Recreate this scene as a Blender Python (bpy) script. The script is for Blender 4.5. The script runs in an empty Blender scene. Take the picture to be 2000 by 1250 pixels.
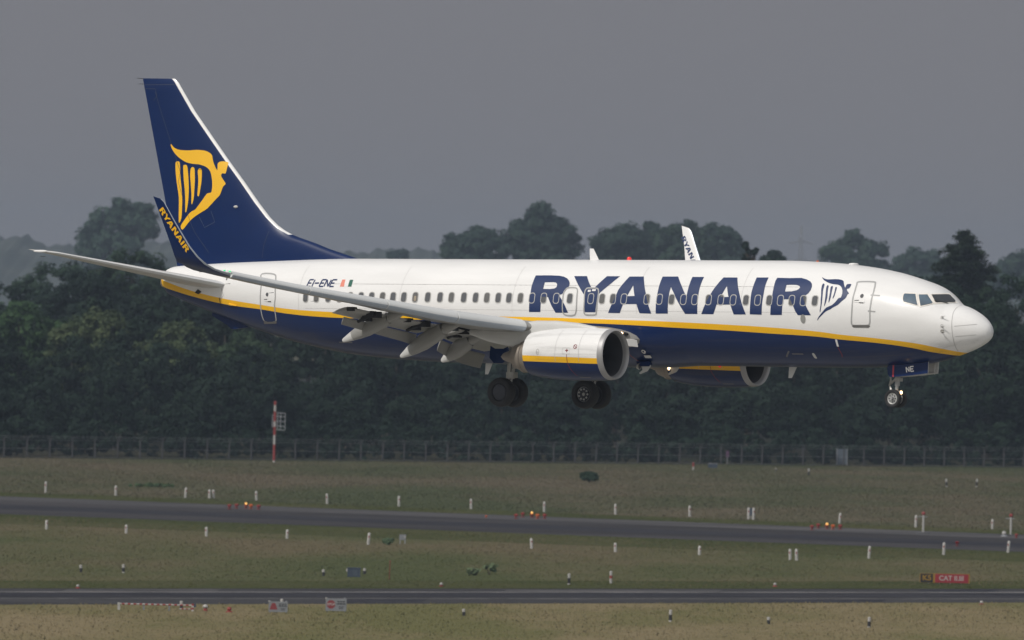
import bpy, bmesh, math, random
import numpy as np
from mathutils import Vector, Matrix
from mathutils.geometry import tessellate_polygon

# ---------------------------------------------------------------- camera, sky, sun, exposure
C = bpy.context.scene
COL = C.collection
random.seed(7)
RNG = np.random.default_rng(11)

CAM_H = 24.0                       # a terrace beside the airfield
CAM_PITCH = math.radians(0.2234)   # looking slightly down
CAM_ROLL = math.radians(1.3)       # hand held, a little tilted
FPX = 16667.0                      # 300 mm lens, in units of a 2000 wide frame
cd, sd = math.cos(CAM_PITCH), math.sin(CAM_PITCH)
cr, sr = math.cos(CAM_ROLL), math.sin(CAM_ROLL)
CAM_F = Vector((0, cd, -sd))
U0 = Vector((0, sd, cd)); R0 = Vector((1, 0, 0))
CAM_R = R0 * cr + U0 * sr
CAM_U = -R0 * sr + U0 * cr
CAM_LOC = Vector((0, 0, CAM_H))
cam_data = bpy.data.cameras.new("camera")
cam = bpy.data.objects.new("camera", cam_data); COL.objects.link(cam)
cam.matrix_world = Matrix(((CAM_R.x, CAM_U.x, -CAM_F.x, 0), (CAM_R.y, CAM_U.y, -CAM_F.y, 0),
                           (CAM_R.z, CAM_U.z, -CAM_F.z, CAM_H), (0, 0, 0, 1)))
cam_data.sensor_width = 36.0
cam_data.lens = FPX / 2000 * 36
cam_data.clip_start = 1.0
cam_data.clip_end = 20000
cam_data.dof.use_dof = True
cam_data.dof.focus_distance = 312
cam_data.dof.aperture_fstop = 2.6
C.camera = cam
C.render.resolution_x, C.render.resolution_y = 1024, 640
C.cycles.use_denoising = True
C.cycles.volume_bounces = 0
C.cycles.max_bounces = 6
C.cycles.transparent_max_bounces = 16
C.cycles.use_adaptive_sampling = True
C.cycles.adaptive_threshold = 0.015

SUN_EL = math.radians(46)
SUN_H = Vector((-0.74, -0.67, 0)).normalized()      # towards the sun: left and behind the camera
SUN_DIR = Vector((SUN_H.x * math.cos(SUN_EL), SUN_H.y * math.cos(SUN_EL), math.sin(SUN_EL)))
sun_data = bpy.data.lights.new("sun", 'SUN')
sun_data.energy = 2.55
sun_data.angle = math.radians(0.8)
sun_data.color = (1.0, 0.962, 0.905)
sun = bpy.data.objects.new("sun", sun_data); COL.objects.link(sun)
sun.rotation_euler = SUN_DIR.to_track_quat('Z', 'Y').to_euler()
sun.location = (-60, 150, 120)

W = bpy.data.worlds.new("World"); C.world = W; W.use_nodes = True
nt = W.node_tree; nt.nodes.clear()
def wn(t, **k):
    n = nt.nodes.new(t)
    for a, b in k.items(): setattr(n, a, b)
    return n
w_out = wn('ShaderNodeOutputWorld')
w_sky = wn('ShaderNodeTexSky', sky_type='NISHITA', sun_disc=False)
w_sky.sun_elevation = SUN_EL
w_sky.sun_rotation = math.atan2(SUN_H.x, SUN_H.y)
w_sky.dust_density = 3.0
w_bsky = wn('ShaderNodeBackground'); w_bsky.inputs['Strength'].default_value = 0.09
nt.links.new(w_sky.outputs[0], w_bsky.inputs['Color'])
w_tc = wn('ShaderNodeTexCoord')
w_sep = wn('ShaderNodeSeparateXYZ'); nt.links.new(w_tc.outputs['Generated'], w_sep.inputs[0])
# a dark bank of cloud stands over the far side; the side behind the camera is bright hazy sky
w_map = wn('ShaderNodeMapRange'); w_map.inputs['From Min'].default_value = -0.45; w_map.inputs['From Max'].default_value = 0.92
nt.links.new(w_sep.outputs['Y'], w_map.inputs['Value'])
w_noise = wn('ShaderNodeTexNoise'); w_noise.inputs['Scale'].default_value = 2.2; w_noise.inputs['Detail'].default_value = 5
nt.links.new(w_tc.outputs['Generated'], w_noise.inputs['Vector'])
w_nm = wn('ShaderNodeMath', operation='MULTIPLY_ADD'); w_nm.inputs[1].default_value = 0.14; w_nm.inputs[2].default_value = -0.07
nt.links.new(w_noise.outputs['Fac'], w_nm.inputs[0])
w_add = wn('ShaderNodeMath', operation='ADD', use_clamp=True)
nt.links.new(w_map.outputs[0], w_add.inputs[0]); nt.links.new(w_nm.outputs[0], w_add.inputs[1])
w_ramp = wn('ShaderNodeValToRGB')
e = w_ramp.color_ramp.elements
e[0].position = 0.0; e[0].color = (0.63, 0.625, 0.61, 1)
e[1].position = 0.86; e[1].color = (0.199, 0.199, 0.218, 1)
m_ = e.new(0.42); m_.color = (0.50, 0.51, 0.53, 1)
nt.links.new(w_add.outputs[0], w_ramp.inputs['Fac'])
w_bcl = wn('ShaderNodeBackground'); w_bcl.inputs['Strength'].default_value = 1.0
nt.links.new(w_ramp.outputs['Color'], w_bcl.inputs['Color'])
w_fac = wn('ShaderNodeMapRange'); w_fac.inputs['From Min'].default_value = -0.2; w_fac.inputs['From Max'].default_value = 0.85
w_fac.inputs['To Min'].default_value = 0.72; w_fac.inputs['To Max'].default_value = 0.985
nt.links.new(w_sep.outputs['Y'], w_fac.inputs['Value'])
w_mix = wn('ShaderNodeMixShader')
nt.links.new(w_fac.outputs[0], w_mix.inputs[0]); nt.links.new(w_bsky.outputs[0], w_mix.inputs[1]); nt.links.new(w_bcl.outputs[0], w_mix.inputs[2])
nt.links.new(w_mix.outputs[0], w_out.inputs['Surface'])

C.view_settings.view_transform = 'Standard'
C.view_settings.look = 'None'
C.view_settings.exposure = 0.0
C.view_settings.gamma = 1.0

# ---------------------------------------------------------------- helpers
def ray(px, py):
    return (CAM_F * FPX + CAM_R * (px - 1000) - CAM_U * (py - 625)) / FPX
def G(px, py, z=0.0):
    """survey of the field: where the line of sight through a photo pixel meets the ground"""
    r = ray(px, py); t = (z - CAM_H) / r.z
    return CAM_LOC + r * t
def AT(px, py, d):
    """point seen at a photo pixel, d metres out"""
    r = ray(px, py); return CAM_LOC + r * (d / r.y)

def tag(o, label=None, cat=None, group=None, kind=None):
    if label: o["label"] = label
    if cat: o["category"] = cat
    if group: o["group"] = group
    if kind: o["kind"] = kind
    return o
def thing(name, label, cat, loc=(0, 0, 0), rotz=0.0, group=None):
    o = bpy.data.objects.new(name, None); COL.objects.link(o)
    o.empty_display_size = 0.3
    o.location = loc; o.rotation_euler = (0, 0, rotz)
    return tag(o, label, cat, group)
def dup(root, loc, label=None, rotz=None, group=None):
    r = root.copy(); COL.objects.link(r); r.location = loc
    if rotz is not None: r.rotation_euler = (0, 0, rotz)
    if label: r["label"] = label
    if group: r["group"] = group
    for ch in list(root.children):
        c = ch.copy(); COL.objects.link(c); c.parent = r
        for g in list(ch.children):
            d = g.copy(); COL.objects.link(d); d.parent = c
    return r

MATS = {}
def mat(name, col, rough=0.6, var=0.10, scale=2.0, metal=0.0, coat=0.0, emit=None, estr=0.0, bump=0.0, stretch=None, rvar=0.0, spec=0.5):
    """principled material with a procedural mottling of the colour"""
    if name in MATS: return MATS[name]
    m = bpy.data.materials.new(name); m.use_nodes = True
    t = m.node_tree; b = t.nodes['Principled BSDF']
    b.inputs['Roughness'].default_value = rough; b.inputs['Metallic'].default_value = metal
    b.inputs['Coat Weight'].default_value = coat; b.inputs['Coat Roughness'].default_value = 0.08
    b.inputs['Specular IOR Level'].default_value = spec
    tc = t.nodes.new('ShaderNodeTexCoord'); mp = t.nodes.new('ShaderNodeMapping')
    t.links.new(tc.outputs['Object'], mp.inputs[0])
    if stretch: mp.inputs['Scale'].default_value = stretch
    nz = t.nodes.new('ShaderNodeTexNoise'); nz.inputs['Scale'].default_value = scale; nz.inputs['Detail'].default_value = 6
    t.links.new(mp.outputs[0], nz.inputs['Vector'])
    rp = t.nodes.new('ShaderNodeMapRange'); rp.inputs['From Min'].default_value = 0.25; rp.inputs['From Max'].default_value = 0.75
    rp.inputs['To Min'].default_value = 1 - var; rp.inputs['To Max'].default_value = 1 + var
    t.links.new(nz.outputs['Fac'], rp.inputs['Value'])
    mx = t.nodes.new('ShaderNodeVectorMath'); mx.operation = 'SCALE'; mx.inputs[0].default_value = col[:3]
    t.links.new(rp.outputs[0], mx.inputs['Scale']); t.links.new(mx.outputs[0], b.inputs['Base Color'])
    if rvar:
        r2 = t.nodes.new('ShaderNodeMapRange'); r2.inputs['To Min'].default_value = rough - rvar; r2.inputs['To Max'].default_value = rough + rvar
        t.links.new(nz.outputs['Fac'], r2.inputs['Value']); t.links.new(r2.outputs[0], b.inputs['Roughness'])
    if bump:
        bp = t.nodes.new('ShaderNodeBump'); bp.inputs['Strength'].default_value = bump; bp.inputs['Distance'].default_value = 0.05
        t.links.new(nz.outputs['Fac'], bp.inputs['Height']); t.links.new(bp.outputs[0], b.inputs['Normal'])
    if emit:
        b.inputs['Emission Color'].default_value = (*emit[:3], 1); b.inputs['Emission Strength'].default_value = estr
    MATS[name] = m
    return m

class MB:
    """collects faces and links them as ONE mesh object"""
    def __init__(s): s.v = []; s.f = []; s.m = []
    def face(s, idx, m=0): s.f.append(tuple(idx)); s.m.append(m)
    def pts(s, P): a = len(s.v); s.v.extend([tuple(p) for p in P]); return a
    def loft(s, rings, closed=True, cap0=False, cap1=False, m=0, mf=None):
        n = len(rings[0]); a = s.pts([p for r in rings for p in r])
        for i in range(len(rings) - 1):
            for j in range(n if closed else n - 1):
                k = (j + 1) % n
                s.face((a + i*n + j, a + i*n + k, a + (i+1)*n + k, a + (i+1)*n + j), mf(i, j) if mf else m)
        if cap0: s.face([a + j for j in range(n)], mf(0, 0) if mf else m)
        if cap1: s.face([a + (len(rings)-1)*n + j for j in range(n)], mf(len(rings)-2, 0) if mf else m)
        return s
    def box(s, c, d, m=0, rot=None):
        q = []
        for x, y, z in ((-1,-1,-1),(1,-1,-1),(1,1,-1),(-1,1,-1),(-1,-1,1),(1,-1,1),(1,1,1),(-1,1,1)):
            p = Vector((x*d[0]/2, y*d[1]/2, z*d[2]/2))
            if rot: p = rot @ p
            q.append(p + Vector(c))
        a = s.pts(q)
        for f in ((0,3,2,1),(4,5,6,7),(0,1,5,4),(1,2,6,5),(2,3,7,6),(3,0,4,7)): s.face([a+i for i in f], m)
        return s
    def tube(s, path, r, n=10, m=0, cap=True):
        path = [Vector(p) for p in path]; rings = []
        rr = r if isinstance(r, (list, tuple)) else [r]*len(path)
        for i, p in enumerate(path):
            d = (path[min(i+1, len(path)-1)] - path[max(i-1, 0)]).normalized()
            u = d.cross(Vector((0.13, 0.21, 0.97)))
            if u.length < 0.1: u = d.cross(Vector((1, 0, 0)))
            u.normalize(); w = d.cross(u)
            rings.append([p + (u*math.cos(2*math.pi*k/n) + w*math.sin(2*math.pi*k/n))*rr[i] for k in range(n)])
        return s.loft(rings, True, cap, cap, m)
    def lathe(s, prof, c, axis, n=32, m=0, mf=None, cap=False):
        """prof: (along axis, radius) pairs"""
        ax = Vector(axis).normalized(); u = ax.cross(Vector((0, 0, 1)))
        if u.length < 0.1: u = ax.cross(Vector((0, 1, 0)))
        u.normalize(); w = ax.cross(u); c = Vector(c)
        rings = [[c + ax*a + (u*math.cos(2*math.pi*k/n) + w*math.sin(2*math.pi*k/n))*max(r, 1e-4) for k in range(n)] for a, r in prof]
        return s.loft(rings, True, cap, cap, m, mf)
    def ball(s, c, r, n=12, m=0, sc=(1, 1, 1)):
        rings = []
        for i in range(n//2 + 1):
            t = math.pi*i/(n//2); rr = max(math.sin(t), 1e-3)
            rings.append([(c[0] + r*sc[0]*rr*math.cos(2*math.pi*k/n), c[1] + r*sc[1]*rr*math.sin(2*math.pi*k/n), c[2] - r*sc[2]*math.cos(t)) for k in range(n)])
        return s.loft(rings, True, True, True, m)
    def build(s, name, mats, parent=None, smooth=35, recalc=True):
        me = bpy.data.meshes.new(name)
        me.from_pydata(s.v, [], s.f)
        mats = mats if isinstance(mats, (list, tuple)) else [mats]
        for k in mats: me.materials.append(k)
        me.polygons.foreach_set('material_index', s.m)
        if recalc:
            b = bmesh.new(); b.from_mesh(me); bmesh.ops.recalc_face_normals(b, faces=b.faces); b.to_mesh(me); b.free()
        if smooth:
            me.polygons.foreach_set('use_smooth', [True]*len(me.polygons))
            me.set_sharp_from_angle(angle=math.radians(smooth))
        me.update()
        o = bpy.data.objects.new(name, me); COL.objects.link(o)
        if parent: o.parent = parent
        return o

def quads_mesh(name, V, shade=None, k=4):
    """numpy array of n*k corners -> n separate k-gons, with an optional per face 'shade' value"""
    n = len(V)//k
    me = bpy.data.meshes.new(name)
    me.vertices.add(n*k); me.loops.add(n*k); me.polygons.add(n)
    me.vertices.foreach_set('co', V.astype(np.float32).ravel())
    me.loops.foreach_set('vertex_index', np.arange(n*k, dtype=np.int32))
    me.polygons.foreach_set('loop_start', np.arange(0, n*k, k, dtype=np.int32))
    if shade is not None:
        a = me.attributes.new('shade', 'FLOAT', 'FACE'); a.data.foreach_set('value', shade.astype(np.float32))
    me.update(calc_edges=True); me.validate()
    return me
ORD = ['first','second','third','fourth','fifth','sixth','seventh','eighth','ninth','tenth','eleventh','twelfth','thirteenth','fourteenth','fifteenth','sixteenth','seventeenth','eighteenth']
# fuselage shape and traced outlines, in metres
def pchip(xs, ys):
    xs=np.array(xs,float); ys=np.array(ys,float)
    h=np.diff(xs); d=np.diff(ys)/h; m=np.zeros(len(xs))
    for i in range(1,len(xs)-1):
        if d[i-1]*d[i]>0:
            w1=2*h[i]+h[i-1]; w2=h[i]+2*h[i-1]; m[i]=(w1+w2)/(w1/d[i-1]+w2/d[i])
    m[0]=d[0]; m[-1]=d[-1]
    def f(x):
        x=np.clip(x,xs[0],xs[-1]); i=np.clip(np.searchsorted(xs,x)-1,0,len(xs)-2)
        t=(x-xs[i])/h[i]
        return (2*t**3-3*t**2+1)*ys[i]+(t**3-2*t**2+t)*h[i]*m[i]+(-2*t**3+3*t**2)*ys[i+1]+(t**3-t**2)*h[i]*m[i+1]
    return f
# fuselage profile: s = metres aft of the nose tip, z = 0 at mid height of the cabin barrel
F_TOP=pchip([0,.04,.16,.35,.61,1.06,1.5,1.75,1.97,2.3,3.09,4.22,5.36,6.49,7.6,9,28.9,33.84,36.5,37.72,38.1,38.25],
            [-.60,-.42,-.25,-.07,.10,.31,.45,.65,.87,1.07,1.33,1.61,1.79,1.90,1.965,2.005,2.0,1.87,1.74,1.66,1.55,1.42])
F_BOT=pchip([0,.04,.2,.48,.9,1.36,2.13,3.03,4,5.27,7,24,26.37,28.81,31.28,33.78,36.3,37.6,38.1,38.25],
            [-.62,-.80,-.97,-1.14,-1.32,-1.48,-1.71,-1.85,-1.93,-1.985,-2.005,-2.0,-1.92,-1.75,-1.37,-.77,-.02,.40,.60,.78])
F_WID=pchip([0,.04,.16,.35,.61,1.06,1.56,2,2.5,3.09,4.22,5.36,6.49,7.6,26,29,31,33,35,37,38.0,38.25],
            [0.001,.18,.37,.55,.73,.96,1.17,1.32,1.47,1.60,1.75,1.83,1.87,1.88,1.88,1.74,1.53,1.22,.87,.55,.40,.28])
F_MID=pchip([0,1,2,3.1,4.5,7.6,26,30,34,38.25],[-.61,-.45,-.28,-.10,.03,.125,.125,.30,.72,1.12])
def fus_half(s):
    return F_TOP(s),F_BOT(s),F_WID(s),F_MID(s)
def fus_y(s,z):
    zt,zb,w,zm=fus_half(s)
    h=np.where(z>=zm,zt-zm,zm-zb)
    return w*np.sqrt(np.clip(1-((z-zm)/h)**2,0,1))
# ---------------------------------------------------------------- ground, runways, verges, grass
def surf_mat(name, cols, scale=(0.02, 0.02, 0.02), fine=0.8, rough=0.95, bump=0.4):
    m = bpy.data.materials.new(name); m.use_nodes = True
    t = m.node_tree; b = t.nodes['Principled BSDF']; b.inputs['Roughness'].default_value = rough
    b.inputs['Specular IOR Level'].default_value = 0.1
    tc = t.nodes.new('ShaderNodeTexCoord'); mp = t.nodes.new('ShaderNodeMapping'); mp.inputs['Scale'].default_value = scale
    t.links.new(tc.outputs['Object'], mp.inputs[0])
    n1 = t.nodes.new('ShaderNodeTexNoise'); n1.inputs['Scale'].default_value = 1.0; n1.inputs['Detail'].default_value = 8; n1.inputs['Roughness'].default_value = 0.62
    t.links.new(mp.outputs[0], n1.inputs['Vector'])
    n2 = t.nodes.new('ShaderNodeTexNoise'); n2.inputs['Scale'].default_value = fine; n2.inputs['Detail'].default_value = 4
    t.links.new(tc.outputs['Object'], n2.inputs['Vector'])
    mxf = t.nodes.new('ShaderNodeMath'); mxf.operation = 'MULTIPLY_ADD'; mxf.inputs[1].default_value = 0.3; 
    t.links.new(n2.outputs['Fac'], mxf.inputs[0])
    sub = t.nodes.new('ShaderNodeMath'); sub.operation = 'SUBTRACT'; sub.inputs[1].default_value = 0.15
    t.links.new(n1.outputs['Fac'], sub.inputs[0]); t.links.new(sub.outputs[0], mxf.inputs[2])
    last = mxf
    if 'grass' in name or 'verge' in name:
        at = t.nodes.new('ShaderNodeAttribute'); at.attribute_name = 'shade'
        ad = t.nodes.new('ShaderNodeMath'); ad.operation = 'MULTIPLY_ADD'; ad.inputs[1].default_value = 0.05
        t.links.new(at.outputs['Fac'], ad.inputs[0]); t.links.new(mxf.outputs[0], ad.inputs[2]); last = ad
    r = t.nodes.new('ShaderNodeValToRGB'); el = r.color_ramp.elements
    el[0].position = 0.38; el[0].color = (*cols[0], 1); el[1].position = 0.62; el[1].color = (*cols[-1], 1)
    for i, c in enumerate(cols[1:-1]):
        x = el.new(0.38 + 0.24*(i+1)/(len(cols)-1)); x.color = (*c, 1)
    t.links.new(last.outputs[0], r.inputs['Fac']); t.links.new(r.outputs[0], b.inputs['Base Color'])
    bp = t.nodes.new('ShaderNodeBump'); bp.inputs['Strength'].default_value = bump; bp.inputs['Distance'].default_value = 0.1
    t.links.new(n2.outputs['Fac'], bp.inputs['Height']); t.links.new(bp.outputs[0], b.inputs['Normal'])
    if 'grass' in name or 'verge' in name:      # soft thin blades scatter light all round: shade them mostly like the turf they stand in
        ge = t.nodes.new('ShaderNodeNewGeometry'); vm = t.nodes.new('ShaderNodeVectorMath'); vm.operation = 'MULTIPLY_ADD'
        vm.inputs[1].default_value = (.28, .28, .28); vm.inputs[2].default_value = (0, 0, .8)
        t.links.new(ge.outputs['Normal'], vm.inputs[0]); t.links.new(vm.outputs[0], b.inputs['Normal'])
        tr = t.nodes.new('ShaderNodeBsdfTranslucent'); t.links.new(r.outputs[0], tr.inputs['Color']); mxs = t.nodes.new('ShaderNodeMixShader'); mxs.inputs[0].default_value = 0.42
        t.links.new(b.outputs[0], mxs.inputs[1]); t.links.new(tr.outputs[0], mxs.inputs[2]); t.links.new(mxs.outputs[0], t.nodes['Material Output'].inputs['Surface'])
    MATS[name] = m
    return m
G_STRAW = surf_mat('grass straw', [(0.215, 0.208, 0.090), (0.290, 0.246, 0.130), (0.350, 0.283, 0.165)], (0.045, 0.014, 0.02))
G_MID = surf_mat('grass mid', [(0.118, 0.136, 0.060), (0.160, 0.156, 0.080), (0.202, 0.170, 0.102)], (0.030, 0.012, 0.02))
G_FAR = surf_mat('grass far', [(0.084, 0.098, 0.050), (0.115, 0.110, 0.066), (0.152, 0.127, 0.086)], (0.022, 0.009, 0.02))
G_VERGE = surf_mat('verge green', [(0.080, 0.094, 0.036), (0.096, 0.108, 0.042), (0.116, 0.118, 0.054)], (0.05, 0.03, 0.02))
A_NEAR = surf_mat('asphalt near', [(0.036, 0.035, 0.037), (0.044, 0.043, 0.046), (0.054, 0.052, 0.055)], (0.012, 0.25, 0.1), 1.5, 0.85, 0.2)
A_DARK = surf_mat('asphalt dark', [(0.022, 0.022, 0.028), (0.029, 0.029, 0.036), (0.037, 0.036, 0.042)], (0.012, 0.3, 0.1), 1.5, 0.8, 0.2)
A_MID = surf_mat('asphalt runway', [(0.034, 0.032, 0.034), (0.042, 0.040, 0.043), (0.056, 0.052, 0.055)], (0.010, 0.06, 0.1), 1.2, 0.85, 0.2)
A_LIGHT = surf_mat('asphalt shoulder', [(0.055, 0.053, 0.056), (0.070, 0.068, 0.070), (0.090, 0.086, 0.087)], (0.02, 0.15, 0.1), 1.2, 0.9, 0.2)
M_LINE = surf_mat('worn marking', [(0.09, 0.088, 0.09), (0.15, 0.145, 0.145), (0.21, 0.20, 0.20)], (0.08, 0.6, 0.1), 1.2, 0.9, 0.1)

def sheet(name, poly, z, m):
    b = MB(); b.face(list(range(b.pts([(x, y, z) for x, y in poly]), len(b.v)))); o = b.build(name, m, smooth=0, recalc=False)
    if o.data.polygons[0].normal.z < 0: o.data.flip_normals()
    return tag(o, kind='structure')
ground = sheet('ground', [(-2800, -50), (2800, -50), (2800, 6800), (-2800, 6800)], 0.0, G_FAR)

def edge(px_pts):
    """straight kerb line through two points of the field, run on far past both"""
    a, b = G(*px_pts[0]), G(*px_pts[1]); d = (b - a).normalized()
    return (a - d*420).xy, (b + d*420).xy
def strip(name, e1, e2, z, m):
    a, b = edge(e1); c, d = edge(e2)
    return sheet(name, [tuple(a), tuple(b), tuple(d), tuple(c)], z, m)
N_FAR = ((0, 1149.5), (2000, 1150.5)); N_NEAR = ((0, 1181), (2000, 1177))
M_FAR = ((0, 969), (2000, 1044.6)); M_NEAR = ((0, 1004), (2000, 1078.4))
def shift(e, a, b=None): return ((e[0][0], e[0][1] + a), (e[1][0], e[1][1] + (a if b is None else b)))
strip('near_taxiway', N_FAR, N_NEAR, 0.012, A_NEAR)
strip('taxiway_wheel_band', shift(N_FAR, 8.6), shift(N_FAR, 16.5), 0.020, A_DARK)
strip('taxiway_edge_line', shift(N_FAR, 6.3), shift(N_FAR, 8.0), 0.024, M_LINE)
strip('taxiway_joint', shift(N_FAR, 19.5), shift(N_FAR, 20.1), 0.020, M_LINE)
for px_, w_, a_, b_ in ((120, 300, 1.2, 5.6), (640, 180, 20.6, 27.5), (980, 420, 2.0, 6.0), (1480, 240, 20.8, 26), (1790, 150, 1.0, 5.8)):      # patched slabs
    q = [G(px_ + e_, 1149.6 + (px_ + e_)*.0005 + c_) for e_, c_ in ((0, b_), (w_, b_), (w_ + 14, a_), (10, a_))]
    sheet('asphalt_patch', [tuple(p.xy) for p in q], 0.016, random.choice([A_DARK, A_LIGHT]))
strip('far_runway', M_FAR, M_NEAR, 0.012, A_MID)
strip('runway_shoulder', shift(M_FAR, 0.6), shift(M_FAR, 8.5), 0.020, A_LIGHT)
strip('runway_wheel_band', shift(M_FAR, 17), shift(M_FAR, 25), 0.020, A_DARK)
strip('mown_verge', shift(M_FAR, -8.5), shift(M_FAR, -0.2), 0.012, G_VERGE)
strip('mown_verge', shift(M_NEAR, 0.3), shift(M_NEAR, 19), 0.012, G_VERGE)
strip('mown_verge', shift(N_FAR, -15), shift(N_FAR, -0.4), 0.012, G_VERGE)
strip('foreground_field', shift(N_NEAR, 0.3), shift(N_NEAR, 190), 0.012, G_STRAW)
strip('middle_field', shift(M_NEAR, 19.2), shift(N_FAR, -15.2), 0.006, G_MID)

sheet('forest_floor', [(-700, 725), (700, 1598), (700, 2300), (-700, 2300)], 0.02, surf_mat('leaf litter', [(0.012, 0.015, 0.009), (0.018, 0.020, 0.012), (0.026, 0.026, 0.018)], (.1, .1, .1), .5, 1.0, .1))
# the concrete runway the airliner is coming down to, and the apron below the terrace: unseen, added to bounce light up under it
A_CONC = surf_mat('runway concrete', [(0.24, 0.23, 0.21), (0.30, 0.29, 0.27), (0.35, 0.34, 0.32)], (0.03, 0.03, 0.1), 0.8, 0.9, 0.2)
sheet('main_runway', [(-420, 640), (420, 65), (420, -5), (-420, 545)], 0.012, A_CONC)
sheet('apron', [(-420, 40), (420, 40), (420, -40), (-420, -40)], 0.008, A_CONC)
def line_side(e):
    a, b = G(*e[0]).xy, G(*e[1]).xy
    nx, ny = -(b.y - a.y), (b.x - a.x); L = math.hypot(nx, ny)
    return lambda X, Y: ((X - a.x)*nx + (Y - a.y)*ny)/L        # metres beyond the line
S_NF, S_NN, S_MF, S_MN = line_side(N_FAR), line_side(N_NEAR), line_side(M_FAR), line_side(M_NEAR)

def grass(name, y0, y1, dens, hmin, hmax, wid, m, keep):
    """loose tufts of blades: crossing upright leaves, hundreds of thousands of them"""
    wmid = 2000/FPX*y1*0.5 + 18
    n = int(dens*(y1 - y0)*2*wmid)
    X = RNG.uniform(-wmid, wmid, n); Y = RNG.uniform(y0, y1, n)
    k = keep(X, Y); X, Y = X[k], Y[k]; n = len(X)
    clump = np.sin(X*0.21 + 1.3*np.sin(Y*0.043))*np.sin(Y*0.083 + 1.7*np.sin(X*0.13))
    h = RNG.uniform(hmin, hmax, n)*(1 + 0.28*clump)
    a = RNG.uniform(0, math.pi, n); w = wid*RNG.uniform(0.5, 1.3, n)
    lx, ly = RNG.normal(0, 0.4, n)*h, RNG.normal(0.15, 0.35, n)*h
    dx, dy = np.cos(a)*w, np.sin(a)*w; z0 = np.zeros(n) - 0.02
    T = np.stack([np.stack([X - dx, Y - dy, z0], 1), np.stack([X + dx, Y + dy, z0], 1),
                  np.stack([X + dx*0.7 + lx, Y + dy*0.7 + ly, h*RNG.uniform(0.6, 1, n)], 1),
                  np.stack([X - dx*0.6 + lx, Y - dy*0.6 + ly, h], 1)], 1).reshape(-1, 3)
    me = quads_mesh(name, T, RNG.normal(0, 0.35, n) + 0.25*clump)
    me.materials.append(m)
    o = bpy.data.objects.new(name, me); COL.objects.link(o)
    return o
tag(grass('grass', 545, 690, 6.0, 0.04, 0.13, 0.045, G_STRAW, lambda X, Y: S_NN(X, Y) < RNG.normal(-0.3, 0.45, len(X))),
    'tall dry straw coloured grass in front of the near taxiway', 'grass', kind='stuff')
tag(grass('grass', 640, 870, 4.0, 0.03, 0.11, 0.06, G_MID, lambda X, Y: (S_NF(X, Y) > 2 + RNG.uniform(0, 14, len(X))) & (S_MN(X, Y) < -3 - RNG.uniform(0, 12, len(X)))),
    'rough brownish green grass between the two paved strips', 'grass', kind='stuff')
tag(grass('grass', 800, 1215, 2.4, 0.04, 0.12, 0.08, G_FAR, lambda X, Y: S_MF(X, Y) > 7 + RNG.uniform(0, 5, len(X))),
    'rough grass beyond the far runway up to the wire fence', 'grass', kind='stuff')
tag(grass('verge_grass', 600, 1000, 2.5, 0.02, 0.06, 0.10, G_VERGE, lambda X, Y: ((S_MF(X, Y) > RNG.normal(.2, .5, len(X))) & (S_MF(X, Y) < 11)) | ((S_MN(X, Y) < -0.5) & (S_MN(X, Y) > -20)) | ((S_NF(X, Y) > 0.4) & (S_NF(X, Y) < 16))),
    'short green mown grass along the edges of the paved strips', 'grass', kind='stuff')

# distant wooded hills, kilometres away in the haze
M_HILL = surf_mat('hill woods', [(0.046, 0.056, 0.050), (0.060, 0.070, 0.062), (0.074, 0.084, 0.074)], (0.01, 0.01, 0.03), 0.05, 1.0, 0.0)
def ridge(prof, d, depth):
    """rolling ridge: crest heights read along the skyline, sloping down to the plain on both sides"""
    b = MB(); rings = []
    xs = np.linspace(prof[0][0], prof[-1][0], 420)
    ys = np.interp(xs, [p[0] for p in prof], [p[1] for p in prof])
    for i, (x, y) in enumerate(zip(xs, ys)):
        p = AT(x, y, d); h = max(p.z + 1.0*math.sin(i*1.7) + 1.2*math.sin(i*0.6 + 1) + random.uniform(-.7, .7), 2)
        rings.append([(p.x, p.y - depth, -0.5), (p.x, p.y - depth*0.5, h*0.55 + random.uniform(-1, 1)), (p.x, p.y - depth*0.15, h*0.93), (p.x, p.y, h),
                      (p.x*1.03, p.y + depth*0.5, h*0.8), (p.x*1.08, p.y + depth, -0.5)])
    b.loft(rings, closed=False)
    return tag(b.build('hills', M_HILL, smooth=60), kind='structure')
ridge([(-500, 500), (-200, 470), (0, 461), (55, 464), (95, 479), (150, 482), (210, 478), (330, 470), (420, 488), (520, 500), (620, 497), (700, 492), (790, 486), (850, 491), (950, 505), (1100, 512), (1400, 515), (1700, 520), (2300, 540), (2600, 560)], 5900, 700)

# damp summer air over the whole field
hz = MB().box((0, 3375, 39), (5700, 6870, 80)).build('haze', bpy.data.materials.new('haze air'), smooth=0)
tag(hz, 'pale grey haze over the whole airfield', 'haze', kind='stuff')
hm = hz.data.materials[0]; hm.use_nodes = True; hm.node_tree.nodes.clear()
ho = hm.node_tree.nodes.new('ShaderNodeOutputMaterial'); hv = hm.node_tree.nodes.new('ShaderNodeVolumePrincipled')
hv.inputs['Color'].default_value = (0.36, 0.44, 0.56, 1); hv.inputs['Density'].default_value = 0.000105
hv.inputs['Anisotropy'].default_value = 0.0
hm.node_tree.links.new(hv.outputs[0], ho.inputs['Volume'])
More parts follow.
